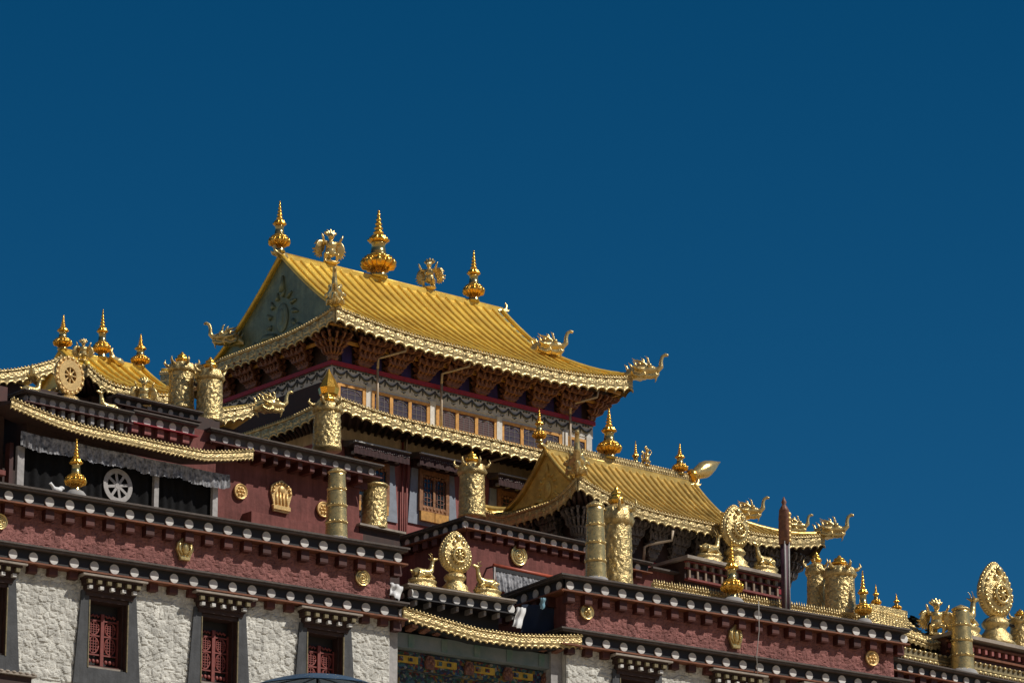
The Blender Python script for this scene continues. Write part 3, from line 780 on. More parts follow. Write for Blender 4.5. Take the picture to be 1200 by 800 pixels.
# the applique wheel on the curtain
wc = pY(138, 569, YE - .08); wr = .44
wb = MB()
ring = [(wc.x + wr * math.cos(2 * PI * i / 40), YE - .09, wc.z + wr * math.sin(2 * PI * i / 40)) for i in range(40)]
for i in range(40):
    a, b = 2 * PI * i / 40, 2 * PI * (i + 1) / 40
    P = [(wr * .72 * math.cos(a), wr * .72 * math.sin(a)), (wr * math.cos(a), wr * math.sin(a)), (wr * math.cos(b), wr * math.sin(b)), (wr * .72 * math.cos(b), wr * .72 * math.sin(b))]
    wb.prism(P, (wc.x, YE - .075, wc.z), X3, Z3, Y3, -.02)
for i in range(8):
    a = 2 * PI * i / 8 + .2; d = Vector((math.cos(a), 0, math.sin(a))); q = Vector((-d.z, 0, d.x))
    wb.obox(wc + d * wr * .45 + Vector((0, -.004, 0)), d * wr * .30, Y3 * .01, q * .035)
wb.lathe([(.085, 0), (.085, .02)], (wc.x, YE - .08, wc.z), 16, axis=(0, -1, 0), smooth=False)
part('wheel_applique', wb, 'grey_white', gal)
fe = [(13, 467), (40, 479), (70, 491), (100, 500), (150, 511), (200, 522), (240, 530), (268, 530), (297, 528)]
fp = [pY(x, y, YE - .75) for x, y in fe]
fringe(gal, fp, .27, period=.13, scallop=.22, relief=.02, bead=.028, step=.022, name='eave_fringe')
er = MB()
for i in range(len(fp) - 1):
    a, b = fp[i], fp[i + 1]
    er.add([(a.x, YE - .72, a.z - .04), (b.x, YE - .72, b.z - .04), (b.x, YE + .25, b.z + .14), (a.x, YE + .25, a.z + .14), (a.x, YE - .72, a.z - .1), (b.x, YE - .72, b.z - .1), (b.x, YE + .25, b.z - .1), (a.x, YE + .25, a.z - .1)],
           [(0, 1, 2, 3), (4, 7, 6, 5), (0, 4, 5, 1), (0, 3, 7, 4), (1, 5, 6, 2)])
part('eave_board', er, 'wood_dark', gal)
# parapets over the gallery
YP = YE - .35
q0 = pY(30, 453, YP); zE = pY(60, 461, YP).z; q1 = pY(158, 480, YP)
pm = MB(); pm.box(q0.x + .3, q1.x, YP + .32, YP + 2.6, zE - 1.3, zE - .06); part('parapet', pm, 'wood_dark', gal)
cornice(gal, (q0.x, YP), (q1.x, YP), zE, sp=.295, r=.10, oh=.3, k=.72, first=.34, band='grey_band', dm='grey_white', corb='grey_white', board='beam_red', cw=.10, mit0=True)
cornice(gal, (q0.x, YP + 2.5), (q0.x, YP), zE, sp=.4, r=.09, oh=.3, k=.72, band='grey_band', dm='grey_white', corb='beam_red', board='beam_red', mit1=True)
Y2 = YE + .4; r0 = pY(157, 478, Y2); z2 = pY(160, 480, Y2).z; r1 = pY(216, 492, Y2)
pm = MB(); pm.box(r0.x, r1.x + 1.2, Y2 + .25, Y2 + 2.6, zE - 1.5, z2 - .06); part('parapet', pm, 'plaster_red', gal)
cornice(gal, (r0.x, Y2), (r1.x + .5, Y2), z2, sp=.40, r=.115, oh=.26, k=.75, first=.14, band='grey_band', corb='plaster_pink', board='red_trim', cw=.2)
Y3_ = YE + 2.4; r0 = pY(138, 457, Y3_); z3 = pY(160, 465, Y3_).z; r1 = pY(228, 486, Y3_)
pm = MB(); pm.box(r0.x, r1.x + 1., Y3_ + .25, Y3_ + 1.6, z2 - 1., z3 - .06); part('parapet', pm, 'wood_dark', gal)
cornice(gal, (r0.x, Y3_), (r1.x + .3, Y3_), z3, sp=.34, r=.075, oh=.26, k=.62, first=.12, dm='grey_white', corb='wood_dark', board='wood_dark')
# dark side bay at the far left edge
sb = MB(); sx = pY(-30, 500, YE).x; sb.box(sx, pY(10, 500, YE).x, YE + .2, YE + 2.5, ZU - .1, pY(5, 468, YE).z); part('side_wall', sb, 'wood_dark', gal)
sb = MB(); a = pY(8, 520, YE).x; sb.box(sx, a, YE + .05, YE + .19, pY(5, 432 + 40, YE).z, pY(5, 452, YE).z); part('red_band', sb, 'beam_red', gal)
sb = MB(); sb.box(a + .03, a + .14, YE - .1, YE + .1, ZU - .1, pY(14, 520, YE).z); part('post', sb, 'beam_red', gal)
sb = MB(); zc = pY(5, 552, YE).z; sb.box(sx, a, YE - .02, YE + .16, zc - .1, zc + .02); part('red_band', sb, 'plaster_red', gal)

# ------------------------------------------------------------------ red block with three emblems (F)
YB = YF + 2.9; F0 = pY(247, 500, YB); zF = F0.z; F1 = pY(447, 543, YB)
fb = thing('rooftop_block', 'maroon block with three gold emblems on its wall, right of the curtained gallery', 'building', ((F0.x + F1.x) / 2, YB + .4, ZU - .1))
oF = .60
m_ = MB(); m_.box(F0.x + oF, pY(421, 590, YB + oF).x, YB + oF, YB + 4, ZU - .1, zF - .06); part('wall', m_, 'plaster_red', fb)
fx1 = F1.x + .1
cornice(fb, (F0.x, YB), (fx1, YB), zF, sp=.40, r=.10, oh=oF, k=.82, first=.2, band='grey_band', dm='grey_white', board='beam_red', mit0=True, mit1=True, cw=.14)
cornice(fb, (F0.x, YB + 3.5), (F0.x, YB), zF, sp=.42, r=.10, oh=oF, k=.82, band='grey_band', dm='grey_white', board='beam_red', mit1=True)
cornice(fb, (fx1, YB), (fx1, YB + 3.0), zF, sp=.42, r=.10, oh=oF, k=.82, band='grey_band', dm='grey_white', board='beam_red', mit0=True)
t_ = MB(); t_.box(F0.x + .3, fx1 - .3, YB + .55, YB + 3.4, zF - .07, zF + .10); part('roof_edge', t_, 'black_paint', fb)
st = MB(); a = pY(318, 606, YB + .4); b = pY(420, 622, YB + .4); st.box(pY(300, 606, YB).x, b.x, YB + .2, YB + .6, ZU - .1, a.z); part('step', st, 'plaster_red', fb)

# ------------------------------------------------------------------ stepped terrace at the right (D)
dw = f2w(pF(1047, 770, .42)); YD = dw.y; zD = pY(1120, 783.5, YD).z
D0 = pY(1046, 770, YD).x; D1 = D0 + 9
dt = thing('monastery_wing', 'lower dotted wing with gilded porch roof at the right edge', 'building', (D0 + 4, YD + .5, ZB))
m_ = MB(); m_.box(D0 + .1, D1, YD + .45, YD + 5, ZB, zD - .06); part('wall', m_, 'plaster_red', dt)
cornice(dt, (D0, YD), (D1, YD), zD, sp=.44, r=.105, oh=.42, k=.82, first=.42, mit0=False)
# gilded strips and porch ledge above
YD2 = YD + .9; s0 = pY(1056, 757, YD2); zS = pY(1100, 766, YD2).z
m_ = MB(); m_.box(s0.x, D1, YD2, YD2 + .3, zD - .2, zS); part('panel', m_, 'olive_block', dt)  # ochre panel in dim olive, its shade put into the colour
bl = MB()
for i in range(34):
    x = s0.x + .1 + i * .2
    for (zz, r_) in ((-.04, .055), (-.30, .075)): bl.ell((x, YD2 - .03, zS + zz), r_, .05, r_ * .8, n=8, m=6)
    bl.prism([(-.07, 0), (.07, 0), (0, -.09)], (x + .1, YD2 - .06, zS - .26), X3, Z3, Y3, .05)
bl.box(s0.x, D1, YD2 - .03, YD2 - .004, zS - .22, zS - .17)
part('carved_border', bl, 'gold_fringe', dt)
YD3 = YD2 + .25
l0 = pY(1100, 742, YD3); l1 = pY(1200, 764, YD3); zLd = pY(1150, 753, YD3).z
m_ = MB(); m_.box(l0.x, D1, YD3 - .5, YD3 + 3, zLd - .10, zLd); part('ledge', m_, 'ledge_stone', dt)
m_ = MB(); m_.box(l0.x + .1, D1, YD3 - .2, YD3 + 3, zS - .3, zLd - .102); part('porch_frame', m_, 'beam_red', dt)
bl = MB(); nb = 22
for i in range(nb):
    x = l0.x + .2 + i * .27; bl.box(x - .045, x + .045, YD3 - .34, YD3 - .19, zLd - .42, zLd - .27)
split('rafter_end', bl, 'plaster_pink', dt)
bl = MB(); bl.box(l0.x + .05, D1, YD3 - .32, YD3 - .21, zLd - .26, zLd - .2); bl.box(l0.x + .05, D1, YD3 - .30, YD3 - .21, zLd - .55, zLd - .49); split('rail', bl, 'rust_board', dt)
# ================================================================== MAIN HALL (world frame)
YH = YF + 9
HX0 = pY(389.5, 424, YH).x; HX1 = pY(693, 497, YH).x
zR = pY(389.5, 423.5, YH).z            # red moulding
HY1 = YH + 6.4
RX0, RX1, RY0, RY1 = 71.2, 82.35, YH - 1.0, YH + 7.4
hall = thing('temple_hall', 'tall temple hall with double gilded eaves and a golden hip and gable roof, highest building', 'temple', ((HX0 + HX1) / 2, (YH + HY1) / 2, ZU - .1))
ZE = 38.27; ZRG = 41.40
ffront, fside = hip_gable_roof(hall, RX0, RX1, RY0, RY1, ZE, .30, ZRG, 72.44, 80.75, (.2, .5), a=.66, rib=.365, fr=.47, fper=.36, upr=.38, em='gable_metal')
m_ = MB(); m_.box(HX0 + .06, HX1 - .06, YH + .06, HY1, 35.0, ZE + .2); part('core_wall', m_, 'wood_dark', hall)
# bracket zone
zB1 = ZE - .22
bm_ = bracket(1.0, zB1 - zR - .02, .80, 4).mesh('bracket', 'bracket_wood')
nbx = 9
for i in range(1, nbx):
    x = HX0 + (HX1 - HX0) * i / nbx
    inst('bracket', bm_, hall, (x, YH + .05, zR + .02))
    if i < nbx:
        pass
for i in range(1, 5): inst('bracket', bm_, hall, (HX0 + .05, YH + i * (HY1 - YH) / 5.2, zR + .02), -PI / 2)
for i in range(1, 5): inst('bracket', bm_, hall, (HX1 - .05, YH + i * (HY1 - YH) / 5.2, zR + .02), PI / 2)
cbm = bracket(1.0, zB1 - zR - .02, .74, 4, corner=True).mesh('corner_bracket', 'bracket_wood')
inst('corner_bracket', cbm, hall, (HX0 + .05, YH + .05, zR + .02)); inst('corner_bracket', cbm, hall, (HX1 - .05, YH + .05, zR + .02), PI / 2)
vp = MB()
for i in range(nbx):
    x = HX0 + (HX1 - HX0) * (i + .5) / nbx; vp.box(x - .18, x + .18, YH + .03, YH + .055, zR + .05, zR + .65)
split('violet_panel', vp, 'violet_panel', hall)
pb = MB()
for (oo, zz) in ((.30, .50), (.62, .84)):
    z = zR + zz
    pb.box(HX0 - oo, HX1 + oo, YH - oo - .03, YH - oo + .03, z, z + .09); pb.box(HX0 - oo - .03, HX0 - oo + .03, YH - oo + .04, HY1 + oo, z, z + .09); pb.box(HX1 + oo - .03, HX1 + oo + .03, YH - oo + .04, HY1 + oo, z, z + .09)
split('purlin', pb, 'wood_orange', hall)
# red moulding, frieze, pillars and windows
def band(nm, o0, z0, z1, m, par=hall):
    b = MB(); b.box(HX0 - o0, HX1 + o0, YH - o0, HY1 + o0, z0, z1); return part(nm, b, m, par)
band('red_moulding', .09, zR - .10, zR + .02, 'red_trim')
zfr = zR - .50; zwb = zR - 1.32
gfz = band('garland_frieze', .03, zfr, zR - .102, 'white_paint')
gk = MB(); gs_ = .46
def swags(p0, d, L, n):
    k = int(L / gs_)
    for i in range(k):
        o_ = p0 + d * ((L - k * gs_) / 2 + i * gs_); P = [o_ + d * (gs_ * t / 8) + Z3 * (-.10 - .15 * math.sin(PI * t / 8)) + n * .012 for t in range(9)]
        gk.tube(P, [.016, .026, .034, .038, .04, .038, .034, .026, .016], 6)
        gk.tube([o_ + Z3 * (-.08) + n * .012, o_ + Z3 * (-.2) + d * .02 + n * .012, o_ + Z3 * (-.30) + n * .012], [.03, .03, .012], 6)
        for (fx_, fz_, r_) in ((.28, -.07, .035), (.5, -.06, .045), (.72, -.07, .035), (.38, -.32, .022), (.62, -.32, .022), (.5, -.35, .03)): gk.ell(o_ + d * gs_ * fx_ + Z3 * fz_ + n * .008, r_, r_, r_ * .75, n=7, m=5)
    gk.tube([p0 + Z3 * (-.025) + n * .01, p0 + d * L + Z3 * (-.025) + n * .01], .016, 5)
swags(Vector((HX0 - .03, YH - .03, zR - .102)), X3, HX1 - HX0 + .06, -Y3); swags(Vector((HX0 - .03, HY1, zR - .102)), -Y3, HY1 - YH, -X3)
part('garland', gk, 'garland_ink', gfz)
wf = MB(); wf.box(HX0 - .01, HX1 + .01, YH - .012, HY1, zwb - .3, zfr - .002); part('white_wall', wf, 'white_paint', hall)
bays = [(397, 427, 1), (437, 502, 3), (513, 581, 3), (589, 657, 3), (668, 687, 1)]
def hx(px, py): return pY(px, py, YH - .05).x
sl_mid = lambda px: 424 + .239 * (px - 390) + 33
for k, (a, b, n) in enumerate(bays):
    xa, xb = hx(a, sl_mid(a)), hx(b, sl_mid(b)); w_ = MB(); zt_ = zfr - .09; zb_ = zwb + .06
    w_.box(xa, xb, YH - .05, YH - .014, zt_ - .08, zt_); w_.box(xa, xb, YH - .05, YH - .014, zb_, zb_ + .08)
    for i in range(n + 1):
        x = xa + (xb - xa) * i / n; w_.box(x - .058, x + .058, YH - .054, YH - .015, zb_ + .002, zt_ - .002)
    wi = part('window', w_, 'wood_orange', hall)
    for i in range(n):
        x0_, x1_ = xa + (xb - xa) * i / n + .05, xa + (xb - xa) * (i + 1) / n - .05
        p_ = MB(); p_.box(x0_, x1_, YH - .024, YH - .016, zb_ + .062, zt_ - .062); part('pane', p_, 'stained_red' if k == 2 else 'stained', wi)
        l_ = MB(); c_x = (x0_ + x1_) / 2; h_ = zt_ - zb_ - .12
        for q in (.0, .33, .66, 1.): l_.box(x0_ + (x1_ - x0_) * q - .008, x0_ + (x1_ - x0_) * q + .008, YH - .034, YH - .025, zb_ + .062, zt_ - .062)
        for q in ((.12, .35, .62) if k != 2 else (.1, .22, .34, .46, .58, .7, .82)): l_.box(x0_, x1_, YH - .033, YH - .025, zb_ + .06 + h_ * q, zb_ + .072 + h_ * q)
        l_.tube([(c_x + (x1_ - x0_) * .42 * math.cos(PI * t / 8), YH - .03, zb_ + .06 + h_ * .62 + h_ * .26 * math.sin(PI * t / 8)) for t in range(9)], .012, 5)
        part('tracery', l_, 'tracery', wi)
pl = []
for px in (391, 432, 507, 585, 662, 690):
    x = hx(px, sl_mid(px)); b = MB(); b.box(x - .10, x + .10, YH - .07, YH - .008, zwb - .2, zfr - .003); part('white_pillar', b, 'white_paint', hall)
for px in (438, 513, 664):
    x = hx(px, sl_mid(px)) ; b = MB(); b.tube([(x, YH - .22, zwb - .1), (x, YH - .22, zR + .02)], .035, 8)
    if True:
        b.tube([(x, YH - .22, zR + .02), (x, YH - .24, zR + .32), (x + .1, YH - .3, zR + .36), (x + .55, YH - .80, zR + .52), (x + .58, YH - .84, zR + .78)], .035, 8)
    part('downspout', b, 'tan_pipe', hall)
b = MB(); b.box(HX0 - .028, HX0 - .012, YH + .14, HY1 - .1, zwb - .2, zfr - .003); part('side_panel', b, 'wood_dark', hall)
# lower eave: a skirt roof all round
LX0, LX1, LY0, LY1 = HX0 - .75, HX1 + .75, YH - 1.0, HY1 + 1.0
z2m = 35.73
lv = lambda f, u=.24: u * max(0, (abs(f) - .45) / .55) ** 2
def le_f(s): return Vector((LX0 + (LX1 - LX0) * s, LY0, z2m + lv(2 * s - 1)))
def le_l(s): return Vector((LX0, LY1 + (LY0 - LY1) * s, z2m + lv(2 * s - 1)))
def le_r(s): return Vector((LX1, LY0 + (LY1 - LY0) * s, z2m + lv(2 * s - 1)))
fringe(hall, [le_f(i / 24) for i in range(25)], .45, period=.36)
fringe(hall, [le_l(i / 16) for i in range(17)], .45, period=.36)
fringe(hall, [le_r(i / 16) for i in range(17)], .45, period=.36, step=.06)
sk = MB(); so = MB()
for fn, inn in ((le_f, lambda s: Vector((HX0 - .02 + (HX1 - HX0 + .04) * s, YH - .02, 36.12))), (le_l, lambda s: Vector((HX0 - .02, HY1 + (YH - HY1) * s, 36.12))), (le_r, lambda s: Vector((HX1 + .02, YH + (HY1 - YH) * s, 36.12)))):
    sk.grid(lambda a, c: fn(a).lerp(inn(a), c) + Z3 * (.02 - .06 * math.sin(PI * c)), 24, 4)
    so.grid(lambda a, c: fn(a).lerp(inn(a) - Z3 * .62, c) + Z3 * (-.16 * (1 - c)), 24, 2, flip=True)
    for i in range(40):
        s = (i + .5) / 40; so.tube([fn(s) - Z3 * .24 + (inn(s) - fn(s)).normalized() * .1, inn(s) - Z3 * .66], .05, 6)
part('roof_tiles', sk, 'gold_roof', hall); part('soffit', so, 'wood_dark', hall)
# lower storey
zt0 = 35.12
b = MB(); b.box(HX0, HX1, YH, HY1, zt0, 35.55); part('tan_band', b, 'plaster_tan', hall)
b = MB(); b.box(HX0 + .01, HX1 - .01, YH + .02, HY1, ZU - .1, zt0 - .002); part('lower_wall', b, 'plaster_pink', hall)
def hall_window(pa, pb, ptop, pbot, pyc, sash=True):
    """casement in a flared blue-grey surround beneath a fringed cloth canopy"""
    xa, xb = pY(pa, pyc, YH).x, pY(pb, pyc, YH).x; xm_ = (xa + xb) / 2
    zt_, zb_ = pY((pa + pb) / 2, ptop, YH).z, pY((pa + pb) / 2, pbot, YH).z
    s = MB(); s.prism([(xa - .42, zb_ - .40), (xb + .42, zb_ - .40), (xb + .28, zt_ + .2), (xa - .28, zt_ + .2)], (0, YH - .03, 0), X3, Z3, Y3, .05)
    w = part('window', s, 'surround_blue', hall)
    f = MB()
    for x in (xa, xb): f.box(x - .06, x + .06, YH - .11, YH - .032, zb_, zt_)
    f.box(xm_ - .04, xm_ + .04, YH - .10, YH - .032, zb_ + .1, zt_); f.box(xa + .062, xb - .062, YH - .09, YH - .032, zb_ + .02, zb_ + .18)
    f.box(xa + .062, xb - .062, YH - .105, YH - .032, zt_ - .16, zt_ - .02)
    for k in range(9): f.ell((xa + .1 + (xb - xa - .2) * k / 8, YH - .10, zt_ - .2 - .03 * (k % 2)), .05, .03, .05, n=8, m=6)
    for k in range(7): f.ell((xa + .1 + (xb - xa - .2) * k / 6, YH - .095, zb_ + .1), .04, .02, .05, n=8, m=6)
    part('frame', f, 'wood_brown', w)
    f = MB(); f.box(xa - .02, xm_ - .015, YH - .13, YH - .032, zb_ - .28, zb_ - .002); f.box(xm_ + .015, xb + .02, YH - .13, YH - .032, zb_ - .28, zb_ - .002)
    split('lower_panel', f, 'wood_orange', w)
    g_ = MB(); g_.box(xa + .05, xb - .05, YH - .06, YH - .034, zb_ + .17, zt_ - .12); part('pane', g_, 'glass_dark', w)
    t = MB()
    for q in (.25, .5, .75):
        for x in (xa + (xm_ - xa) * q, xm_ + (xb - xm_) * q): t.box(x - .012, x + .012, YH - .075, YH - .061, zb_ + .18, zt_ - .16)
    for q in (.18, .5, .82):
        for (l, r) in ((xa + .06, xm_ - .04), (xm_ + .04, xb - .06)):
            t.tube([(l + (r - l) * (.5 + .42 * math.cos(2 * PI * k / 10)), YH - .07, zb_ + .2 + (zt_ - zb_ - .35) * q + .07 * math.sin(2 * PI * k / 10)) for k in range(11)], .012, 5)
    part('tracery', t, 'bracket_wood', w)
    k = MB()
    k.prism([(0, 0), (.10, -.05), (.55, -.02), (.58, .06), (0, .16)], (xa - .42, YH - .03, zt_ + .26), Vector((0, -1, 0)), Z3, X3, xb - xa + .84); part('canopy', k, 'slate', w)
    k = MB()
    k.grid(lambda a, c: Vector((xa - .42 + (xb - xa + .84) * a, YH - .56 + .012 * math.sin(a * 90) * c, zt_ + .25 - .30 * c)), 60, 3, flip=True); part('canopy_valance', k, 'canopy_cloth', w)
    k = MB()
    for i in range(26):
        x = xa - .38 + (xb - xa + .76) * i / 25; k.ell((x, YH - .575, zt_ + .15 + .018 * math.sin(i * 2.1)), .018, .012, .012, n=6, m=4)
    part('valance_beads', k, 'grey_white', w)
    k = MB(); k.box(xa - .43, xb + .43, YH - .625, YH - .54, zt_ + .27, zt_ + .305); part('canopy_edge', k, 'white_paint', w)  # white edging, the sunlit edge's brightness put into its colour
    k = MB()
    for i in range(5): k.box(xa - .2 + (xb - xa + .4) * i / 4 - .045, xa - .2 + (xb - xa + .4) * i / 4 + .045, YH - .3, YH - .2, zt_ + .02, zt_ + .1)
    split('lintel_block', k, 'grey_white', w)
    k = MB(); k.box(xa - .34, xb + .34, YH - .198, YH - .035, zt_ + .0, zt_ + .22); part('lintel', k, 'wood_dark', w)
hall_window(491, 522, 553, 602, 585)
hall_window(414, 452, 540, 590, 568)
hall_window(583, 616, 577, 625, 600)
for px in (470, 475):
    x = pY(px, 570, YH).x; b = MB(); b.tube([(x, YH - .06, ZU), (x, YH - .06, zt0 + .42)], .03, 8); part('drain_pipe', b, 'lattice_red', hall)
x = pY(474, 520, YH).x
b = MB(); b.tube([(x, YH - .1, zt0 - .2), (x, YH - .1, zt0 + .42), (x + .1, YH - .15, zt0 + .48), (x + .5, YH - .75, zt0 + .58)], .03, 8); part('downspout', b, 'tan_pipe', hall)
x = pY(566, 545, YH).x
b = MB(); b.tube([(x, YH - .1, zt0 + .05), (x + .1, YH - .2, zt0 + .25), (x + .5, YH - .85, zt0 + .40)], .03, 8); part('downspout', b, 'tan_pipe', hall)

# ================================================================== GILDED PAVILION at the right (I)
YI = YF + 4.5
PX0, PX1 = pY(677, 556, YI).x, pY(966, 628, YI).x
PYR = YI + 2.15
pz0 = 33.42
rz_ = pY(640, 527, PYR).z; px_r0 = pY(640, 527, PYR).x; px_r1 = pY(812, 567, PYR).x
pav = thing('roof_pavilion', 'low pavilion with weathered gold ribbed roof and gilded front-left gable, beside the temple hall', 'pavilion', ((PX0 + PX1) / 2, PYR, ZU))
pfront, pside = hip_gable_roof(pav, PX0, PX1, YI, YI + 4.3, pz0, .5, rz_ - .06, px_r0, px_r1, (.2, .45), a=.62, rib=.27, m='gold_roof_old', gm='gable_gold', fr=.40, fper=.30, overh=.8, upr=.45, ribr=.055, em='gable_gold')
b = MB(); b.box(PX0 + .8, PX1 - .8, YI + .85, YI + 3.6, ZU, pz0 - .1); part('wall', b, 'wood_dark', pav)
b = MB(); b.box(PX0 + .78, PX1 - .78, YI + .83, YI + 3.62, pz0 - 1.35, pz0 - 1.2); part('moulding', b, 'red_trim', pav)
bm_ = bracket(.7, .95, .6, 4).mesh('bracket', 'bracket_grey')
for i in range(1, 9): inst('bracket', bm_, pav, (PX0 + .8 + (PX1 - PX0 - 1.6) * i / 9, YI + .85, pz0 - 1.15))
for i in (1, 2): inst('bracket', bm_, pav, (PX0 + .8, YI + .85 + 2.8 * i / 3, pz0 - 1.15), -PI / 2)
cb_ = bracket(.8, .95, .62, 4, corner=True).mesh('corner_bracket', 'bracket_grey')
inst('corner_bracket', cb_, pav, (PX0 + .8, YI + .85, pz0 - 1.15)); inst('corner_bracket', cb_, pav, (PX1 - .8, YI + .85, pz0 - 1.15), PI / 2)
b = MB(); b.box(PX0 + .6, PX0 + .79, YI + 1., YI + 3.5, ZU, pz0 - 1.36); part('side_panel', b, 'plaster_red', pav)
rg = MB(); rg.box(px_r0, px_r1, PYR - .05, PYR + .05, rz_ + .06, rz_ + .22)
for i in range(60):
    x = px_r0 + (px_r1 - px_r0) * (i + .5) / 60; rg.ell((x, PYR, rz_ + .25), .04, .04, .04, n=6, m=4); rg.ell((x, PYR - .055, rz_ + .13), .035, .02, .05, n=6, m=4)
part('ridge_crest', rg, 'gold_fringe', pav)
a = pY(790, 625, YI - .1)
b = MB(); b.tube([(a.x - .55, YI + .6, a.z - .75), (a.x - .55, YI + .55, a.z - .35), (a.x - .45, YI + .5, a.z - .28), (a.x - .02, YI - .02, a.z - .18), (a.x, YI - .05, a.z + .1)], .04, 8); part('downspout', b, 'tan_pipe', pav)
# parapet and ledge porch in front of it, carrying deer and wheel
YW = YI - .9
w0, w1 = pY(806, 660, YW), pY(921, 675, YW); zW = pY(870, 663, YW).z
lp = thing('ledge_porch', 'small red railed porch with pale stone ledge projecting before the pavilion', 'porch', ((w0.x + w1.x) / 2, YW + .6, ZU))
b = MB(); b.box(w0.x, w1.x, YW, YI + .7, zW - .09, zW); part('ledge', b, 'ledge_stone', lp)
b = MB(); b.box(w0.x + .15, w1.x - .05, YW + .3, YI + .6, ZU - .1, zW - .092); part('porch_body', b, 'wood_dark', lp)
b = MB(); b2 = MB()
for i in range(12):
    x = w0.x + .2 + (w1.x - w0.x - .4) * i / 11; b.box(x - .05, x + .05, YW + .18, YW + .29, zW - .30, zW - .16); b2.box(x + .05, x + .11, YW + .22, YW + .28, zW - .62, zW - .34)
split('rafter_end', b, 'bead_brown', lp); split('baluster', b2, 'bead_brown', lp)
b = MB(); b.box(w0.x + .12, w1.x - .04, YW + .16, YW + .295, zW - .158, zW - .12); b.box(w0.x + .12, w1.x - .04, YW + .2, YW + .29, zW - .34, zW - .302); b.box(w0.x + .12, w1.x - .04, YW + .12, YW + .29, zW - .68, zW - .622); split('rail', b, 'lattice_red', lp)
# dotted wall to the left of it and the gilded crest in front
YQ = YI - .4; a0, a1 = pY(735, 652, YQ), pY(766, 658, YQ)
pw = thing('parapet_wall', 'short dotted parapet between the tall banner and the ledge porch', 'parapet', ((a0.x + a1.x) / 2, YQ + .3, ZU))
b = MB(); b.box(a0.x - .6, w0.x + .3, YQ + .26, YQ + .8, ZU - .1, a0.z - .05); part('wall', b, 'plaster_red', pw)
cornice(pw, (a0.x - .6, YQ), (a1.x, YQ), a0.z, sp=.40, r=.10, oh=.28, k=.7, first=.75)
b = MB(); b.box(a1.x, w0.x + .2, YQ + .02, YQ + .5, a0.z - .16, a0.z - .11); part('coping', b, 'slate', pw)
cv = 1.0
c0, c1 = pF(764, 676, cv), pF(1010, 722, cv)
cr = thing('roof_crest', 'long low gilded openwork crest standing behind the cornice of the maroon fronted wing', 'roof crest', ((c0.x + c1.x) / 2, cv, ZU - .05), 'F')
b = MB(); ZC = ZU + .30; b.box(c0.x, c1.x, cv - .02, cv + .04, ZU - .06, ZC + .13)
n_ = int((c1.x - c0.x) / .085); rn = random.Random(3)
for i in range(n_):
    x = c0.x + (i + .5) * .085; q = rn.random(); b.lathe([(.035, 0), (.028, .04), (.003, .085 + .05 * q)], (x, cv - .02, ZC + .12), 6)
    b.ell((x, cv - .03, ZC + .07 + .02 * (i % 2)), .04, .035, .045, n=7, m=5); b.ell((x + .04, cv - .03, ZC - .03), .035, .03, .05, n=6, m=4)
part('crest', b, 'gold_fringe', cr)

# ================================================================== GOLDEN ROOF at the far left (N)
YN = YF + 7.2
n0 = pY(101, 436, YN); n1 = pY(203, 474, YN)
NX0, NX1 = n0.x, n1.x + .35; NYR = YN + 2.3
nap = pY(73, 413, NYR); nz = nap.z; ngx = max(nap.x, NX0 + .15); nr1 = pY(166, 438, NYR).x
nav = thing('roof_pavilion', 'small pavilion with a bright golden ribbed roof behind the dharma wheel, at the left edge', 'pavilion', ((NX0 + NX1) / 2, NYR, ZU + 1))
nze = pY(140, 453, YN).z
hip_gable_roof(nav, NX0, NX1, YN, YN + 4.6, nze, .4, nz, ngx, nr1, (.3, .45), a=.7, rib=.36, fr=.34, fper=.26, overh=.6, m='gold_roof', gm='gable_gold', upr=.3, ribr=.07)
b = MB(); b.box(NX0 + .6, NX1 - .6, YN + .6, YN + 4.0, ZU, nze); part('wall', b, 'wood_dark', nav)
YNE = YN + .35
ee = [(-40, 438), (-10, 436), (15, 434), (38, 430), (60, 424), (72, 418)]
ep = [pY(x, y, YNE) for x, y in ee]
fringe(nav, ep, .44, period=.26)
b = MB(); k_ = len(ep) - 1
b.grid(lambda a, c: (lambda i, f: ep[i].lerp(ep[i + 1], f) + Vector((0, 1.6 * c, .10 * c)))(min(k_ - 1, int(a * k_)), a * k_ - min(k_ - 1, int(a * k_))), 20, 4)
b.grid(lambda a, c: (lambda i, f: ep[i].lerp(ep[i + 1], f) + Vector((0, 1.6 * c, -.2 - .25 * c)))(min(k_ - 1, int(a * k_)), a * k_ - min(k_ - 1, int(a * k_))), 20, 4, flip=True)
part('eave_wing', b, 'gold_roof', nav)
b = MB(); b.box(ep[0].x, NX0 + .55, YNE + .3, YNE + 1.5, ZU, ep[2].z - .22); part('wall', b, 'wood_dark', nav)
# side eave with turned-up corner beyond the tall banners
YS = YF + 6.6
s0, s1 = pY(255, 480, YS), pY(303, 475, YS)
sw_ = thing('side_roof', 'low gilded side roof tucked between the tall banners and the temple hall', 'roof', (s0.x, YS + .5, ZU + 2))
pts = [(225, 489), (245, 484), (265, 481), (285, 478), (303, 472)]
fringe(sw_, [pY(x, y, YS) for x, y in pts], .42, period=.3)
q = [pY(x, y, YS) for x, y in pts]; b = MB()
for i in range(4):
    A, B = q[i], q[i + 1]; b.add([A, B, B + Vector((0, 1.6, .25)), A + Vector((0, 1.6, .25)), A - Z3 * .3 + Y3 * .1, B - Z3 * .3 + Y3 * .1, B + Vector((0, 1.6, -.6)), A + Vector((0, 1.6, -.6))], [(0, 1, 2, 3), (4, 7, 6, 5), (1, 5, 6, 2), (2, 6, 7, 3), (0, 3, 7, 4)])
part('roof_tiles', b, 'gold_roof', sw_)
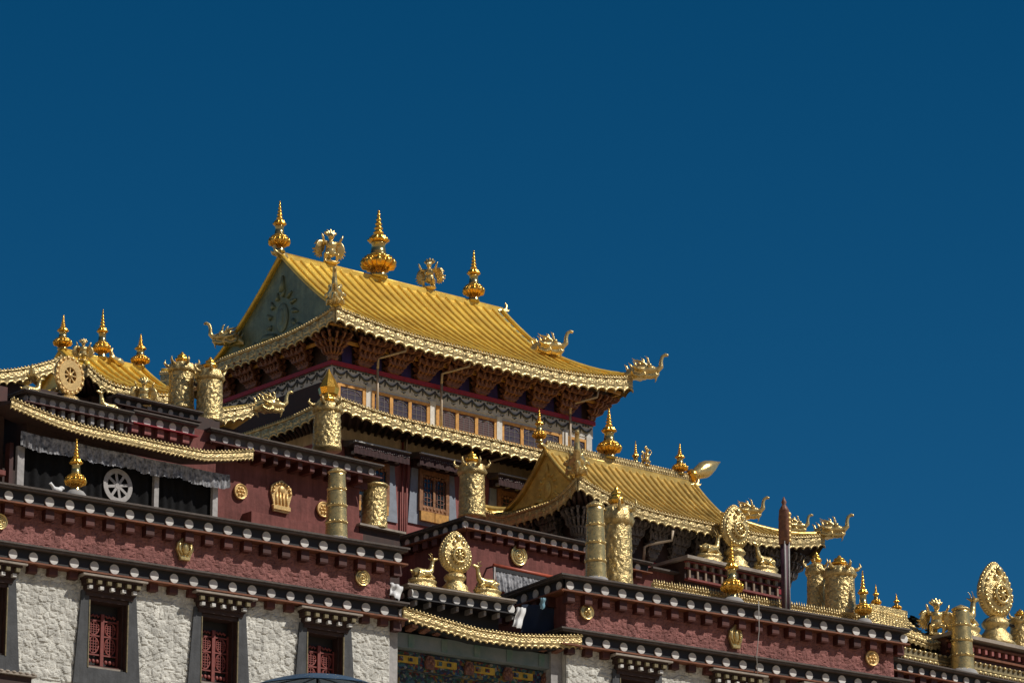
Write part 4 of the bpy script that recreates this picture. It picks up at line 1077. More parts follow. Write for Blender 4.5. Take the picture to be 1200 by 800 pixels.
b = MB(); b.box(q[0].x, q[-1].x - .3, YS + .5, YS + 1.5, ZU, q[2].z - .3); part('wall', b, 'wood_dark', sw_)

# ================================================================== SMALL PORCH ROOF at the right (L)
YL = YD + 1.2
e = [(1052, 741), (1064, 745), (1078, 750), (1090, 755), (1102, 754)]
le = [pY(x, y, YL) for x, y in e]
YLR = YL + 1.5; r0, r1 = pY(1020, 714, YLR), pY(1060, 724, YLR)
sr_ = thing('porch_roof', 'small pale gold tiled porch roof sloping beneath two slim spires', 'roof', ((le[0].x + le[-1].x) / 2, YL + .7, zD - .1))
b = MB(); K = len(le)
le = [pY(1008, 729, YL), pY(1030, 735, YL)] + le; K = len(le)
def top(i):
    x = le[i].x; t = max(0, min(1, (x - r0.x) / (r1.x - r0.x))); over = max(0, x - r1.x)
    return Vector((min(x, r1.x), YLR, r0.z))
b.grid(lambda a, c: (lambda i, f: le[i].lerp(le[i + 1], f).lerp(top(i).lerp(top(i + 1), f), c) - Z3 * .12 * math.sin(PI * c))(min(K - 2, int(a * (K - 1))), a * (K - 1) - min(K - 2, int(a * (K - 1)))), 36, 6)
for i in range(22):
    a = (i + .5) / 22; k_ = min(K - 2, int(a * (K - 1))); f = a * (K - 1) - k_
    P = []
    for c in range(7):
        c_ = c / 6; P.append(le[k_].lerp(le[k_ + 1], f).lerp(top(k_).lerp(top(k_ + 1), f), c_) - Z3 * (.12 * math.sin(PI * c_) - .03))
    b.tube(P, .06, 6)
    for c in range(1, 12):
        q_ = P[0].lerp(P[-1], c / 12); i_ = min(5, int(c / 2)); q_ = P[i_].lerp(P[i_ + 1], c / 2 - i_); b.ell(q_ + Z3 * .03, .075, .06, .05, n=7, m=5)
part('roof_tiles', b, 'gold_pale', sr_)
fringe(sr_, le, .22, period=.2, scallop=.4, relief=.04, name='eave_fringe')
b = MB(); b.box(r0.x - .1, r1.x, YLR - .12, YLR + .12, r0.z - .3, r0.z + .15); part('ridge', b, 'gold_pale', sr_)
b = MB(); b.add([le[0] - Z3 * .2 + Y3 * .05, le[-1] - Z3 * .2 + Y3 * .05, Vector((le[-1].x, YLR + .3, zLd - .1)), Vector((le[0].x, YLR + .3, zLd - .1))], [(0, 3, 2, 1)]); part('soffit', b, 'wood_dark', sr_)
b = MB(); b.box(le[0].x - .3, l0.x + .1, YL + .5, YL + 2, zD - .1, zLd - .15); part('wall', b, 'wood_dark', sr_)
b = MB()
for i in range(5):
    A = pY(1064 + i * 17, 757 + i * 4.0, YL + .3); b.box(A.x - .08, A.x + .08, YL + .25, YL + .45, A.z - .03, A.z + .03)
split('rafter_end', b, 'paint_yellow', sr_)
# ================================================================== ORNAMENTS
PXM = lambda p: FPX / (Vector(p) - CAM).dot(FW)          # photo pixels per metre at a point
def zat(p, py):      # height on the vertical through p that shows at picture row py
    p = Vector(p); lo, hi = p.z - 3, p.z + 12
    for _ in range(40):
        m_ = (lo + hi) / 2; d = Vector((p.x, p.y, m_)) - CAM; y = 400 - FPX * d.dot(UPV) / d.dot(FW)
        if y > py: lo = m_
        else: hi = m_
    return lo
def on(px, py, Y=None, v=None, zb=None):
    """world point seen at (px, py) on a plane; zb drops it straight down onto the roof it stands on"""
    p = pY(px, py, Y) if Y is not None else f2w(pF(px, py, v))
    if zb is not None: p = Vector((p.x, p.y, zb))
    return p
def wthing(name, label, cat, loc, rz=0.0, group=None):
    o = bpy.data.objects.new(name, None); COL.objects.link(o); o.location = loc; o.rotation_euler = (0, 0, rz); o.empty_display_size = .2
    tag(o, label, cat, group); BASE[o.name] = Vector((0, 0, 0)); return o
def lpart(name, mb, m, parent):
    me = mb.mesh(name, m) if isinstance(mb, MB) else mb
    o = bpy.data.objects.new(name, me); COL.objects.link(o); o.parent = parent; BASE[o.name] = Vector((0, 0, 0)); return o

# ---- spires
def petals(n, amp, ph=0): return lambda a, k, z: 1 + amp * (abs(math.cos(n * a / 2 + ph)) - .5)
def make_spire(h, w):
    """gilded roof spire of height h whose lotus bulb is w wide"""
    r = w / 2; D = {}
    b = MB(); b.lathe([(r * .62, -.02 * h), (r * .62, .02 * h), (r * .5, .05 * h), (r * .52, .12 * h)], n=16); D['base'] = (b, 'gold_mirror')
    b = MB(); b.lathe([(r * .45, .11 * h), (r * .8, .14 * h), (r * .98, .18 * h), (r, .21 * h), (r * .9, .235 * h), (r * .78, .245 * h), (r * .86, .255 * h), (r * .84, .29 * h), (r * .6, .31 * h), (r * .5, .325 * h)], n=48, mod=petals(14, .16))
    for i in range(14):
        a = 2 * PI * i / 14; b.ell((r * .97 * math.cos(a), r * .97 * math.sin(a), .225 * h), r * .13, r * .13, .022 * h, n=7, m=5)
    for i in range(10):
        a = 2 * PI * (i + .5) / 10; d = Vector((math.cos(a), math.sin(a), 0))
        b.tube([d * r * .55 + Z3 * .125 * h, d * r * .93 + Z3 * .155 * h, d * r * 1.03 + Z3 * .195 * h, d * r * .98 + Z3 * .235 * h, d * r * 1.04 + Z3 * .255 * h], [r * .12, r * .2, r * .2, r * .12, r * .03], 7)
    D['lotus_bulb'] = (b, 'gold_bright')
    b = MB(); b.lathe([(r * .56, .32 * h), (r * .56, .335 * h), (r * .50, .34 * h), (r * .42, .48 * h), (r * .47, .485 * h), (r * .47, .50 * h)], n=20); D['neck_cylinder'] = (b, 'gold_mirror')
    b = MB(); b.lathe([(r * .36, .50 * h), (r * .62, .525 * h), (r * .66, .55 * h), (r * .5, .57 * h), (r * .52, .585 * h), (r * .4, .61 * h), (r * .28, .62 * h)], n=40, mod=petals(10, .22))
    D['upper_lotus'] = (b, 'gold_bright')
    P = [(r * .28, .61 * h)]
    for i in range(5):
        z = .63 + .066 * i; rr = r * (.34 - .055 * i); P += [(rr * .7, z * h), (rr, (z + .016) * h), (rr, (z + .03) * h), (rr * .68, (z + .045) * h)]
    P += [(r * .07, .955 * h), (r * .10, .97 * h), (r * .01, 1.0 * h)]
    b = MB(); b.lathe(P, n=14); D['ringed_tip'] = (b, 'gold_bright')
    return D
def spire(px, pyb, pyt, wpx, label, group, **kw):
    p = on(px, pyb, **kw); s = PXM(p); h = zat(p, pyt) - p.z
    t = wthing('roof_spire', label, 'spire', p, 0, group)
    for n, (b, m_) in make_spire(h, wpx / s).items(): lpart(n, b, m_, t)
    return t, p, h
GH, GP, GL, GX = 'spires on the temple hall ridge', 'spires on the right pavilion ridge', 'spires on the small left golden roof', 'slim spires on the porch roof'
YR = (RY0 + RY1) / 2; zt_h = ZRG + .12
spire(327, 299, 235, 23, 'gold spire at the left end of the highest ridge, above the dark gable', GH, Y=YR, zb=zt_h)
spire(443, 331, 246, 37, 'largest gold spire with fat lotus bulb, midway along the highest ridge', GH, Y=YR, zb=zt_h)
spire(555, 357, 293, 23, 'gold spire at the right end of the highest ridge', GH, Y=YR, zb=zt_h)
zp = rz_ + .2
spire(632, 524, 479, 15, 'slim gold spire on the pavilion ridge directly above its gilded gable', GP, Y=PYR, zb=zp)
spire(714, 546, 478, 26, 'biggest gold spire of the low pavilion ridge', GP, Y=PYR, zb=zp)
spire(745, 552, 516, 12, 'smallest gold spire of the pavilion ridge, just left of the bird figure', GP, Y=PYR + .6, zb=zp - .1)
spire(797, 562, 519, 17, 'gold spire on the pavilion ridge beside the pointed gold jewel', GP, Y=PYR, zb=zp)
zn = nz + .1
spire(73, 412, 369, 20, 'left gold spire above the round dharma wheel', GL, Y=NYR + .02, zb=zn)
spire(119, 422, 362, 19, 'tallest gold spire of the small left golden roof', GL, Y=NYR, zb=zn)
spire(164, 433, 391, 20, 'gold spire at the right end of the small left golden roof', GL, Y=NYR, zb=zn)
spire(1027, 716, 684, 11, 'slim gold spire on the porch roof ridge nearest the big spire on a grey dome', GX, Y=YLR, zb=r0.z + .12)
spire(1051, 722, 695, 11, 'slim gold spire on the right tip of the porch roof ridge', GX, Y=YLR, zb=r0.z + .12)
def dome_base(p, w, label_m='grey_stone'):
    b = MB(); b.lathe([(w, -.02), (w, .06), (w * .92, .16), (w * .7, .24), (w * .4, .29)], p, n=24); return b
for (px, pb_, pt_, wpx, v, lab) in ((88, 577, 514, 23, .55, 'gold spire on a grey dome in front of the black curtain'), (1012, 722, 668, 18, .6, 'gold spire on a grey dome behind the maroon wing cornice, beside the tall banners'), (858, 697, 634, 24, .6, 'gold spire on a pale block in front of the small ledge porch')):
    p0 = f2w(pF(px, pb_, v)); p0 = Vector((p0.x, p0.y, ZU - .01))
    t = wthing('roof_spire', lab, 'spire', p0, 0, 'spires standing on the front cornice')
    b = MB(); r_ = wpx / PXM(p0) * .62; b.lathe([(r_, -.02), (r_, .05), (r_ * .92, .14), (r_ * .72, .22), (r_ * .45, .26)], n=24); lpart('dome_base', b, 'grey_stone', t)
    h = zat(p0, pt_) - p0.z - .22
    for n, (b, m_) in make_spire(h, wpx / PXM(p0)).items():
        lpart(n, b.xf(Matrix.Translation((0, 0, .23))), m_, t)

# ---- victory banners
def make_banner(h, w, seed=0):
    """wide gilded victory banner: embossed drum under a draped crown with a little spire"""
    r = w / 2; D = {}
    b = MB(); n = 104
    rows = 64; P = []
    hd = .77 * h
    for k in range(rows + 1):
        f = k / rows; rr = r * (1.0 - .10 * f)
        P.append((rr, hd * f))
    def mod(a, k, z):
        f = z / hd; row = f * 8; ri = int(row); fr = row - ri
        u = (a / (2 * PI) * 13 + (.5 if ri % 2 else 0)) % 1.0 - .5
        lobe = max(0.0, 1 - (4 * u * u) - (1 - fr) * .25)             # a hanging scale, thickest at its lower rim
        return 1 + .055 * lobe * (1 - fr * .8) + (.02 if f < .04 or f > .96 else 0) + .055 * noise.noise(Vector((math.cos(a) * 7, math.sin(a) * 7, z * 15 + seed * 5)))
    b.lathe(P, n=n, mod=mod); D['embossed_drum'] = (b, 'gold_pale')
    b = MB(); b.lathe([(r * 1.06, -.02), (r * 1.06, .05), (r * 1.0, .09)], n=32); D['base_ring'] = (b, 'gold_pale')
    b = MB()
    b.lathe([(r * .92, hd - .15 * h), (r * 1.04, hd - .10 * h), (r * 1.0, hd - .03 * h), (r * .96, hd), (r * .66, hd + .025 * h), (r * .42, hd + .05 * h), (r * .3, hd + .06 * h)], n=72, mod=lambda a, k, z: (1 + (.12 * abs(math.sin(4 * a)) if k < 2 else .03 * math.sin(16 * a))) * (1 + .05 * noise.noise(Vector((math.cos(a) * 6, math.sin(a) * 6, z * 12 + seed)))))
    for i in range(6):
        a = 2 * PI * i / 6 + .3; d = Vector((math.cos(a), math.sin(a), 0))
        b.tube([d * r * .9 + Z3 * (hd - .02 * h), d * r * 1.2 + Z3 * (hd - .01 * h), d * r * 1.38 + Z3 * (hd + .04 * h), d * r * 1.3 + Z3 * (hd + .09 * h)], [r * .16, r * .13, r * .09, r * .03], 6)
    D['draped_crown'] = (b, 'gold_pale')
    b = MB(); b.lathe([(r * .3, hd + .05 * h), (r * .48, hd + .075 * h), (r * .52, hd + .105 * h), (r * .36, hd + .125 * h), (r * .26, hd + .13 * h), (r * .36, hd + .15 * h), (r * .30, hd + .17 * h), (r * .14, hd + .185 * h), (r * .12, hd + .205 * h), (r * .02, h)], n=28, mod=petals(9, .18)); D['crown_finial'] = (b, 'gold_bright')
    return D
BANN = [
 (212, 480, 412, 30, dict(Y=YE + 3.6), 'embossed gold banner drum left of its twin, by the golden roof', 'twin banner drums above the curtained gallery'),
 (245, 495, 418, 31, dict(Y=YE + 3.0), 'embossed gold banner drum right of its twin, before the hall eave', 'twin banner drums above the curtained gallery'),
 (383, 527, 459, 33, dict(Y=YB + 1.6), 'tall embossed gold banner drum on the three emblem block, before the hall corner', None),
 (553, 606, 528, 31, dict(Y=YG + 1.2), 'embossed gold banner drum before the hall wall, left of the pavilion gable', None),
 (723, 695, 569, 37, dict(v=1.2), 'largest embossed gold banner drum, right behind the slim gold pole', None),
 (958, 722, 646, 24, dict(v=2.2), 'partly hidden embossed gold banner drum against the sky at the pavilion corner', 'banner drums at the pavilion corner'),
 (985, 722, 650, 36, dict(v=1.3), 'broad embossed gold banner drum below the dragon head at the pavilion corner', 'banner drums at the pavilion corner'),
 (1197, 764, 713, 26, dict(Y=YD3 + .3), 'embossed gold drum cut by the right edge of the photo', None)]
for i, (px, pb_, pt_, wpx, kw, lab, grp) in enumerate(BANN):
    p = on(px, pb_, **kw); h = zat(p, pt_) - p.z
    t = wthing('victory_banner', lab, 'banner', p, i * .7, grp)
    for n, (b, m_) in make_banner(h, wpx / PXM(p), i).items(): lpart(n, b, m_, t)
# the half hidden drum on the little ledge right of the three emblem block
p = on(438, 620, Y=YB + .8); h = zat(p, 570) - p.z; w_ = 31 / PXM(p)
t = wthing('victory_banner', 'short square-topped embossed gold drum on a narrow ledge beside the hall window', 'banner', p, .4)
D = make_banner(h * 1.33, w_, 21)
lpart('embossed_drum', D['embossed_drum'][0], 'gold_pale', t); lpart('base_ring', D['base_ring'][0], 'gold_pale', t)
b = MB(); b.lathe([(w_ * .5, h * .97), (w_ * .56, h * 1.0), (w_ * .52, h * 1.04), (w_ * .3, h * 1.05)], n=24); lpart('rim', b, 'gold_pale', t)
lg = thing('ledge_shelf', 'narrow stone shelf under the short square-topped gold drum', 'ledge', (p.x, p.y, ZU - .1)); b = MB(); a_ = pY(422, 617, YB + .45); c_ = pY(476, 627, YB + .45)
b.box(a_.x, c_.x, YB + .45, YB + 1.6, p.z - .06, p.z - .005); part('slab', b, 'ledge_stone', lg)
b = MB(); b.box(a_.x + .1, c_.x - .1, YB + .6, YB + 1.5, ZU - .1, p.z - .062); part('support', b, 'wood_dark', lg)
# slim banner poles
def slim(px, pb_, pt_, w0, w1, lab, grp=None, **kw):
    p = on(px, pb_, **kw); p.z = kw.get('zb', p.z); s = PXM(p); h = zat(p, pt_) - p.z; r0_, r1_ = w0 / s / 2, w1 / s / 2
    t = wthing('banner_pole', lab, 'banner pole', p, 0, grp)
    b = MB(); b.lathe([(r0_ * 1.35, -.03), (r0_ * 1.3, .05), (r0_ * 1.1, .16), (r0_ * .9, .2)], n=20); lpart('stone_foot', b, 'grey_stone', t)
    seg = 4; z0 = .14; hh = h * .92 - z0
    for k in range(seg):
        a0, a1 = k / seg, (k + 1) / seg; ra, rb_ = r0_ + (r1_ - r0_) * a0, r0_ + (r1_ - r0_) * a1
        b = MB(); za, zb_ = z0 + hh * a0, z0 + hh * a1
        n = 36; vs = []; P = 6
        prof = [(ra * 1.05, za - .05), (ra * 1.0, za + .03)] + [(ra + (rb_ - ra) * f, za + .03 + (zb_ - za - .03) * f) for f in (.2, .4, .6, .8, 1)]
        b.lathe(prof, n=n, mod=lambda a, k2, z: 1 + .012 * noise.noise(Vector((math.cos(a) * 3, math.sin(a) * 3, z * 6))))
        # zigzag hem
        N = 14; 
        for i in range(N):
            a = 2 * PI * (i + .5) / N; d = Vector((math.cos(a), math.sin(a), 0)); b.lathe([(.001, -.06), (ra * .13, 0), (.002, .02)], d * ra * 1.0 + Z3 * (za + .02), n=5)
        b.lathe([(rb_ * 1.03, zb_ - .02), (rb_ * 1.07, zb_), (rb_ * 1.03, zb_ + .015)], n=24)
        lpart('sleeve', b, 'gold_smooth', t)
    b = MB(); b.lathe([(r1_ * 1.1, h * .92), (r1_ * 1.12, h * .935), (r1_ * .8, h * .96), (r1_ * .35, h * .985), (r1_ * .05, h)], n=20); lpart('cap', b, 'gold_pale', t)
slim(394, 628, 547, 27, 20, 'slim smooth gold pole of stacked sleeves before the three emblem block', 'slim gold banner poles', v=.75, zb=ZU - .01)
slim(698, 674, 586, 26, 20, 'slim smooth gold pole beside the largest embossed drum', 'slim gold banner poles', v=.6, zb=ZU - .01)
slim(1128, 782, 708, 29, 20, 'slim smooth gold pole before the right porch, beside a gold deer', 'slim gold banner poles', Y=YD + .5, zb=zD - .01)
# dark cloth banner pole
p = on(921, 713, v=.7); p.z = ZU - .01; s_ = PXM(p); h = zat(p, 582) - p.z
t = wthing('prayer_banner', 'tall thin plum and grey cloth banner pole with gilded brown head', 'banner pole', p)
b = MB(); b.lathe([(5.2 / s_, -.02), (4.8 / s_, h * .3), (5.4 / s_, h * .62)], n=16, mod=lambda a, k, z: 1 + .12 * math.sin(5 * a)); lpart('cloth_sleeve', b, 'cloth_plum', t)
b = MB()
for a in (-2.3, -1.2): 
    d = Vector((math.cos(a), math.sin(a), 0)); b.tube([d * 5.2 / s_ + Z3 * .02, d * 4.8 / s_ + Z3 * h * .3, d * 5.4 / s_ + Z3 * h * .62], 1.3 / s_, 6)
lpart('cloth_stripe', b, 'grey_white', t)
b = MB(); b.lathe([(6.8 / s_, h * .60), (6.4 / s_, h * .70), (6.9 / s_, h * .705), (6.2 / s_, h * .80), (6.6 / s_, h * .805), (5.6 / s_, h * .88), (5.9 / s_, h * .885), (3.2 / s_, h * .92), (2.0 / s_, h * .935), (3.0 / s_, h * .955), (.5 / s_, h)], n=18, mod=lambda a, k, z: 1 + .07 * math.sin(6 * a)); lpart('gilded_head', b, 'bracket_wood', t)
b = MB()
for k in range(7): b.ell((2.5 / s_ * math.cos(-.9) * 2.2, 5.6 / s_ * math.sin(-.9), h * (.63 + .037 * k)), 3.0 / s_, 3.0 / s_, h * .022, n=8, m=6)
lpart('gilded_plate', b, 'gold_flat', t)

# ---- makara heads
def makara_mb(L=1.0):
    """horned sea-dragon head facing +x, jaws open, trunk raised in an S; roots at the origin"""
    b = MB(); S = L
    def P(*a): return Vector(a) * S
    b.tube([P(-.42, 0, .02), P(-.2, 0, .12), P(.05, 0, .2), P(.28, 0, .24), P(.45, 0, .22)], [.13 * S, .19 * S, .21 * S, .17 * S, .12 * S], 12)
    b.tube([P(.42, 0, .22), P(.56, 0, .22), P(.66, 0, .32), P(.66, 0, .5), P(.70, 0, .64), P(.80, 0, .70), P(.88, 0, .66)], [.12 * S, .095 * S, .08 * S, .062 * S, .055 * S, .055 * S, .045 * S], 10)
    b.tube([P(.1, 0, .08), P(.35, 0, .02), P(.52, 0, .04), P(.60, 0, .10)], [.12 * S, .09 * S, .065 * S, .03 * S], 10)
    for sg in (-1, 1):
        b.ell(P(.32, sg * .13, .34), .07 * S, .06 * S, .07 * S)
        b.tube([P(.2, sg * .1, .36), P(.06, sg * .14, .46), P(-.10, sg * .15, .48), P(-.22, sg * .13, .58)], [.06 * S, .05 * S, .035 * S, .012 * S], 7)
        b.tube([P(.12, sg * .18, .2), P(-.06, sg * .24, .22), P(-.22, sg * .25, .32)], [.07 * S, .06 * S, .015 * S], 7)
        b.tube([P(.2, sg * .16, .06), P(.0, sg * .2, -.02), P(-.16, sg * .2, .04), P(-.2, sg * .2, .14), P(-.1, sg * .2, .16)], [.06 * S, .055 * S, .05 * S, .04 * S, .02 * S], 7)
        for k in range(3): b.lathe([(.028 * S, 0), (.004 * S, .09 * S)], P(.36 + .07 * k, sg * .06, .07), 6)
    for k in range(6):
        x = -.38 + .13 * k; b.tube([P(x + .04, 0, .2 + .1 * min(k, 3) / 3), P(x - .02, 0, .36 + .05 * k), P(x - .10, 0, .44 + .05 * k)], [.055 * S, .035 * S, .01 * S], 6)
    b.tube([P(.50, 0, .02), P(.50, 0, -.10), P(.46, 0, -.18)], [.04 * S, .03 * S, .012 * S], 6)
    b.box(-.45 * S, .2 * S, -.12 * S, .12 * S, -.06 * S, .06 * S)
    return b
MK = fuse(makara_mb(1.0), 'gold_smooth', .022, 'makara_head', 2)
def makara(p, rz, sc, lab, grp):
    o = bpy.data.objects.new('makara_ornament', MK); COL.objects.link(o); o.location = p; o.rotation_euler = (0, 0, rz); o.scale = (sc, sc, sc)
    tag(o, lab, 'dragon ornament', grp); return o
GM = 'gilded dragon heads on the hall roof'; GI = 'gilded dragon heads on the pavilion roof'
pr_ = lambda t, x, back=False: ffront(x, t, back) + Z3 * .06
makara(ffront(RX1 - .02, 0) + Vector((.16, -.16, .0)), -PI / 4, .98, 'gilded dragon head with raised trunk on the hall eave right corner, against the sky', GM)
makara(pr_(.44, 80.5) + Z3 * .04, -PI / 5, .98, 'gilded dragon head low on the hall roof right hip', GM)
makara(ffront(RX0 + .05, 0) + Vector((-.02, .05, .15)), -PI * .72, 1.08, 'gilded dragon head facing the viewer over the hall front left eave corner', GM)
makara(pX(270, 403, 72.2), PI * .80, .9, 'dark dragon head with curled snout at the far left foot of the gable', GM)
makara(pY(306, 481, YS) + Vector((.1, -.1, .0)), -.35, .85, 'gilded dragon head on the low side roof left of the hall corner', None)
makara(pfront(PX1, 0) + Vector((.05, -.05, -.05)), -PI / 4, .92, 'gilded dragon head with raised trunk at the pavilion right eave corner', GI)
makara(pY(872, 606, YI + 1.0), -PI / 4, .85, 'gilded dragon trunk rising behind the flaming wheel of the ledge porch', GI)
makara(pY(928, 622, YI + 3.5), -PI / 5, .75, 'small gilded dragon head beyond the dark cloth banner pole', GI)
makara(pfront(PX0, 0) + Vector((.0, .05, .15)), -PI * .72, 1.3, 'gilded dragon head facing the viewer over the pavilion front left corner', GI)
# small ridge-end flames
def curl_mb(S):
    b = MB(); b.tube([(-.3 * S, 0, .05 * S), (0, 0, .1 * S), (.22 * S, 0, .2 * S), (.3 * S, 0, .45 * S), (.2 * S, 0, .62 * S)], [.12 * S, .15 * S, .13 * S, .08 * S, .02 * S], 8)
    for sg in (-1, 1): b.tube([(.1 * S, sg * .1 * S, .1 * S), (.3 * S, sg * .14 * S, .14 * S), (.42 * S, sg * .14 * S, .26 * S)], [.08 * S, .06 * S, .015 * S], 6)
    b.ell((-.1 * S, 0, .12 * S), .2 * S, .13 * S, .14 * S); return b
CURL = fuse(curl_mb(1.0), 'gold_smooth', .03, 'ridge_end', 2)
for (p, rz, sc, lab) in ((Vector((72.40, YR, ZRG - .05)), PI, .75, 'small gilded curl at the left tip of the highest ridge'), (Vector((80.8, YR, ZRG - .05)), 0, .62, 'small gilded curl at the right tip of the highest ridge'),
                         (Vector((px_r0 - .05, PYR, rz_)), PI, .62, 'small gilded curl at the left tip of the pavilion ridge'), (Vector((px_r1 + .05, PYR, rz_ - .1)), 0, .55, 'small gilded curl at the right tip of the pavilion ridge'),
                         (Vector((nr1 - .9, NYR - .1, nz)), PI, .7, 'small gilded curl on the left golden roof beside its tallest spire'), (pY(40, 447, YP + .8), PI * 1.2, .7, 'pale horn-like curl rising left of the dharma wheel')):
    o = bpy.data.objects.new('ridge_curl', CURL); COL.objects.link(o); o.location = p; o.rotation_euler = (0, 0, rz); o.scale = (sc,) * 3; tag(o, lab, 'roof ornament', 'gilded curls on ridge tips')

# ---- garuda figures
def garuda_mb():
    b = MB()      # faces -y, about 1 m tall
    b.ell((0, 0, .05), .22, .17, .06); b.ell((0, 0, .36), .15, .13, .17); b.ell((0, -.03, .52), .15, .12, .14)
    for sg in (-1, 1):
        b.tube([(sg * .07, 0, .30), (sg * .17, -.10, .25), (sg * .16, -.02, .10), (sg * .20, -.12, .05)], [.075, .06, .04, .035], 8)
        b.tube([(sg * .10, -.02, .60), (sg * .22, -.08, .60), (sg * .27, -.14, .72), (sg * .30, -.12, .80)], [.05, .04, .032, .02], 8)
        rot = Euler((R(6), sg * R(-24), sg * R(-25))).to_matrix()
        b.ell((sg * .26, .09, .50), .17, .035, .21, rot)
        b.tube([(sg * .08, .06, .58), (sg * .20, .10, .64), (sg * .33, .11, .66), (sg * .42, .11, .56)], [.05, .045, .04, .02], 7)
        for k in range(6):
            a = R(-8 - 22 * k); b.tube([(sg * .26, .10, .48), (sg * (.29 + .19 * math.cos(a)), .12, .46 + .27 * math.sin(a))], [.05, .02], 6)
    b.tube([(0, -.01, .58), (0, -.03, .74)], [.06, .055], 8)
    b.ell((0, -.04, .77), .085, .10, .10)
    b.tube([(0, -.12, .78), (0, -.20, .75), (0, -.21, .69)], [.045, .028, .01], 7)
    for k in range(5):
        a = R(-64 + 32 * k); b.tube([(.05 * math.sin(a), .02, .80 + .05 * math.cos(a)), (.15 * math.sin(a), .02, .82 + .12 * math.cos(a)), (.20 * math.sin(a), .02, .82 + .18 * math.cos(a))], [.05, .045, .02], 6)
    b.tube([(0, .08, .34), (.02, .2, .26), (.05, .26, .12)], [.09, .08, .03], 7)
    return b
GAR = fuse(garuda_mb(), 'gold_smooth', .016, 'garuda_body', 1)
def garuda(p, rz, h, lab, grp=None):
    o = bpy.data.objects.new('bird_figure', GAR); COL.objects.link(o); o.location = p; o.rotation_euler = (0, 0, rz); o.scale = (h,) * 3; tag(o, lab, 'statue', grp)
GG = 'winged figures on the hall ridge'
p = on(387, 317, Y=YR, zb=zt_h); garuda(p, -.3, zat(p, 268) - p.z, 'gilded winged bird figure on the highest ridge, between its first two spires', GG)
p = on(503, 343, Y=YR, zb=zt_h); garuda(p, -1.0, zat(p, 302) - p.z, 'gilded winged bird figure on the highest ridge, right of the largest spire', GG)
p = on(758, 553, Y=PYR, zb=zp); garuda(p, .5, zat(p, 522) - p.z, 'small gilded winged figure on the pavilion ridge, next to the smallest spire')
p = on(1098, 746, Y=YL + .3); garuda(p, -.5, zat(p, 700) - p.z, 'gilded winged figure at the end of the small porch roof eave')
p = on(168, 478, Y=Y3_ + .3); garuda(p, -.5, zat(p, 441) - p.z, 'little gilded figure behind the dotted parapet below the golden roof')
p = on(97, 424, Y=YN + .8); garuda(p, -.5, zat(p, 396) - p.z, 'little gilded figure between the left spire and the tallest one')

# ---- wheels, deer
def deer_mb(face=1):
    b = MB()     # kneeling deer facing +x, head raised; about .8 long
    b.tube([(-.34, 0, .20), (-.2, 0, .24), (.05, 0, .24), (.22, 0, .27), (.30, 0, .36), (.34, 0, .54), (.36, 0, .66)], [.10, .16, .15, .135, .10, .07, .06], 12)
    b.tube([(.34, 0, .68), (.44, 0, .73), (.56, 0, .76)], [.075, .06, .03], 10)
    for sg in (-1, 1):
        b.tube([(.33, sg * .05, .72), (.26, sg * .14, .78)], [.035, .012], 6)
        b.tube([(.34, sg * .03, .74), (.30, sg * .05, .86), (.24, sg * .06, .92)], [.02, .016, .008], 5)
        b.tube([(.2, sg * .11, .18), (.34, sg * .13, .10), (.16, sg * .14, .05)], [.075, .055, .035], 8)
        b.tube([(-.22, sg * .12, .20), (-.05, sg * .17, .14), (-.28, sg * .17, .05)], [.12, .08, .04], 8)
    b.tube([(-.36, 0, .24), (-.46, 0, .30)], [.05, .02], 6)
    return b
DEER = fuse(deer_mb(), 'gold_smooth', .018, 'deer_body', 2)
def deer_base_mb():
    b = MB(); sq = lambda a, k, z: 1.0 + .05 * abs(math.sin(12 * a))
    b.lathe([(.46, 0), (.48, .04), (.42, .07), (.44, .10), (.38, .13), (.36, .15), (.40, .18), (.42, .22), (.36, .25)], n=60, mod=sq); b.xf(Matrix.Diagonal((1.12, .72, 1, 1))); return b
DBASE = deer_base_mb().mesh('lotus_base', 'gold_pale')
def deer(p, rz, L, lab, grp, based=True):
    t = wthing('deer_statue', lab, 'deer statue', p, rz, grp); t.scale = (L,) * 3
    if based: lpart('lotus_base', DBASE, None, t).scale = (1, 1, 1.35)
    d = lpart('deer_body', DEER, None, t); d.location = (0, 0, .30 if based else 0)
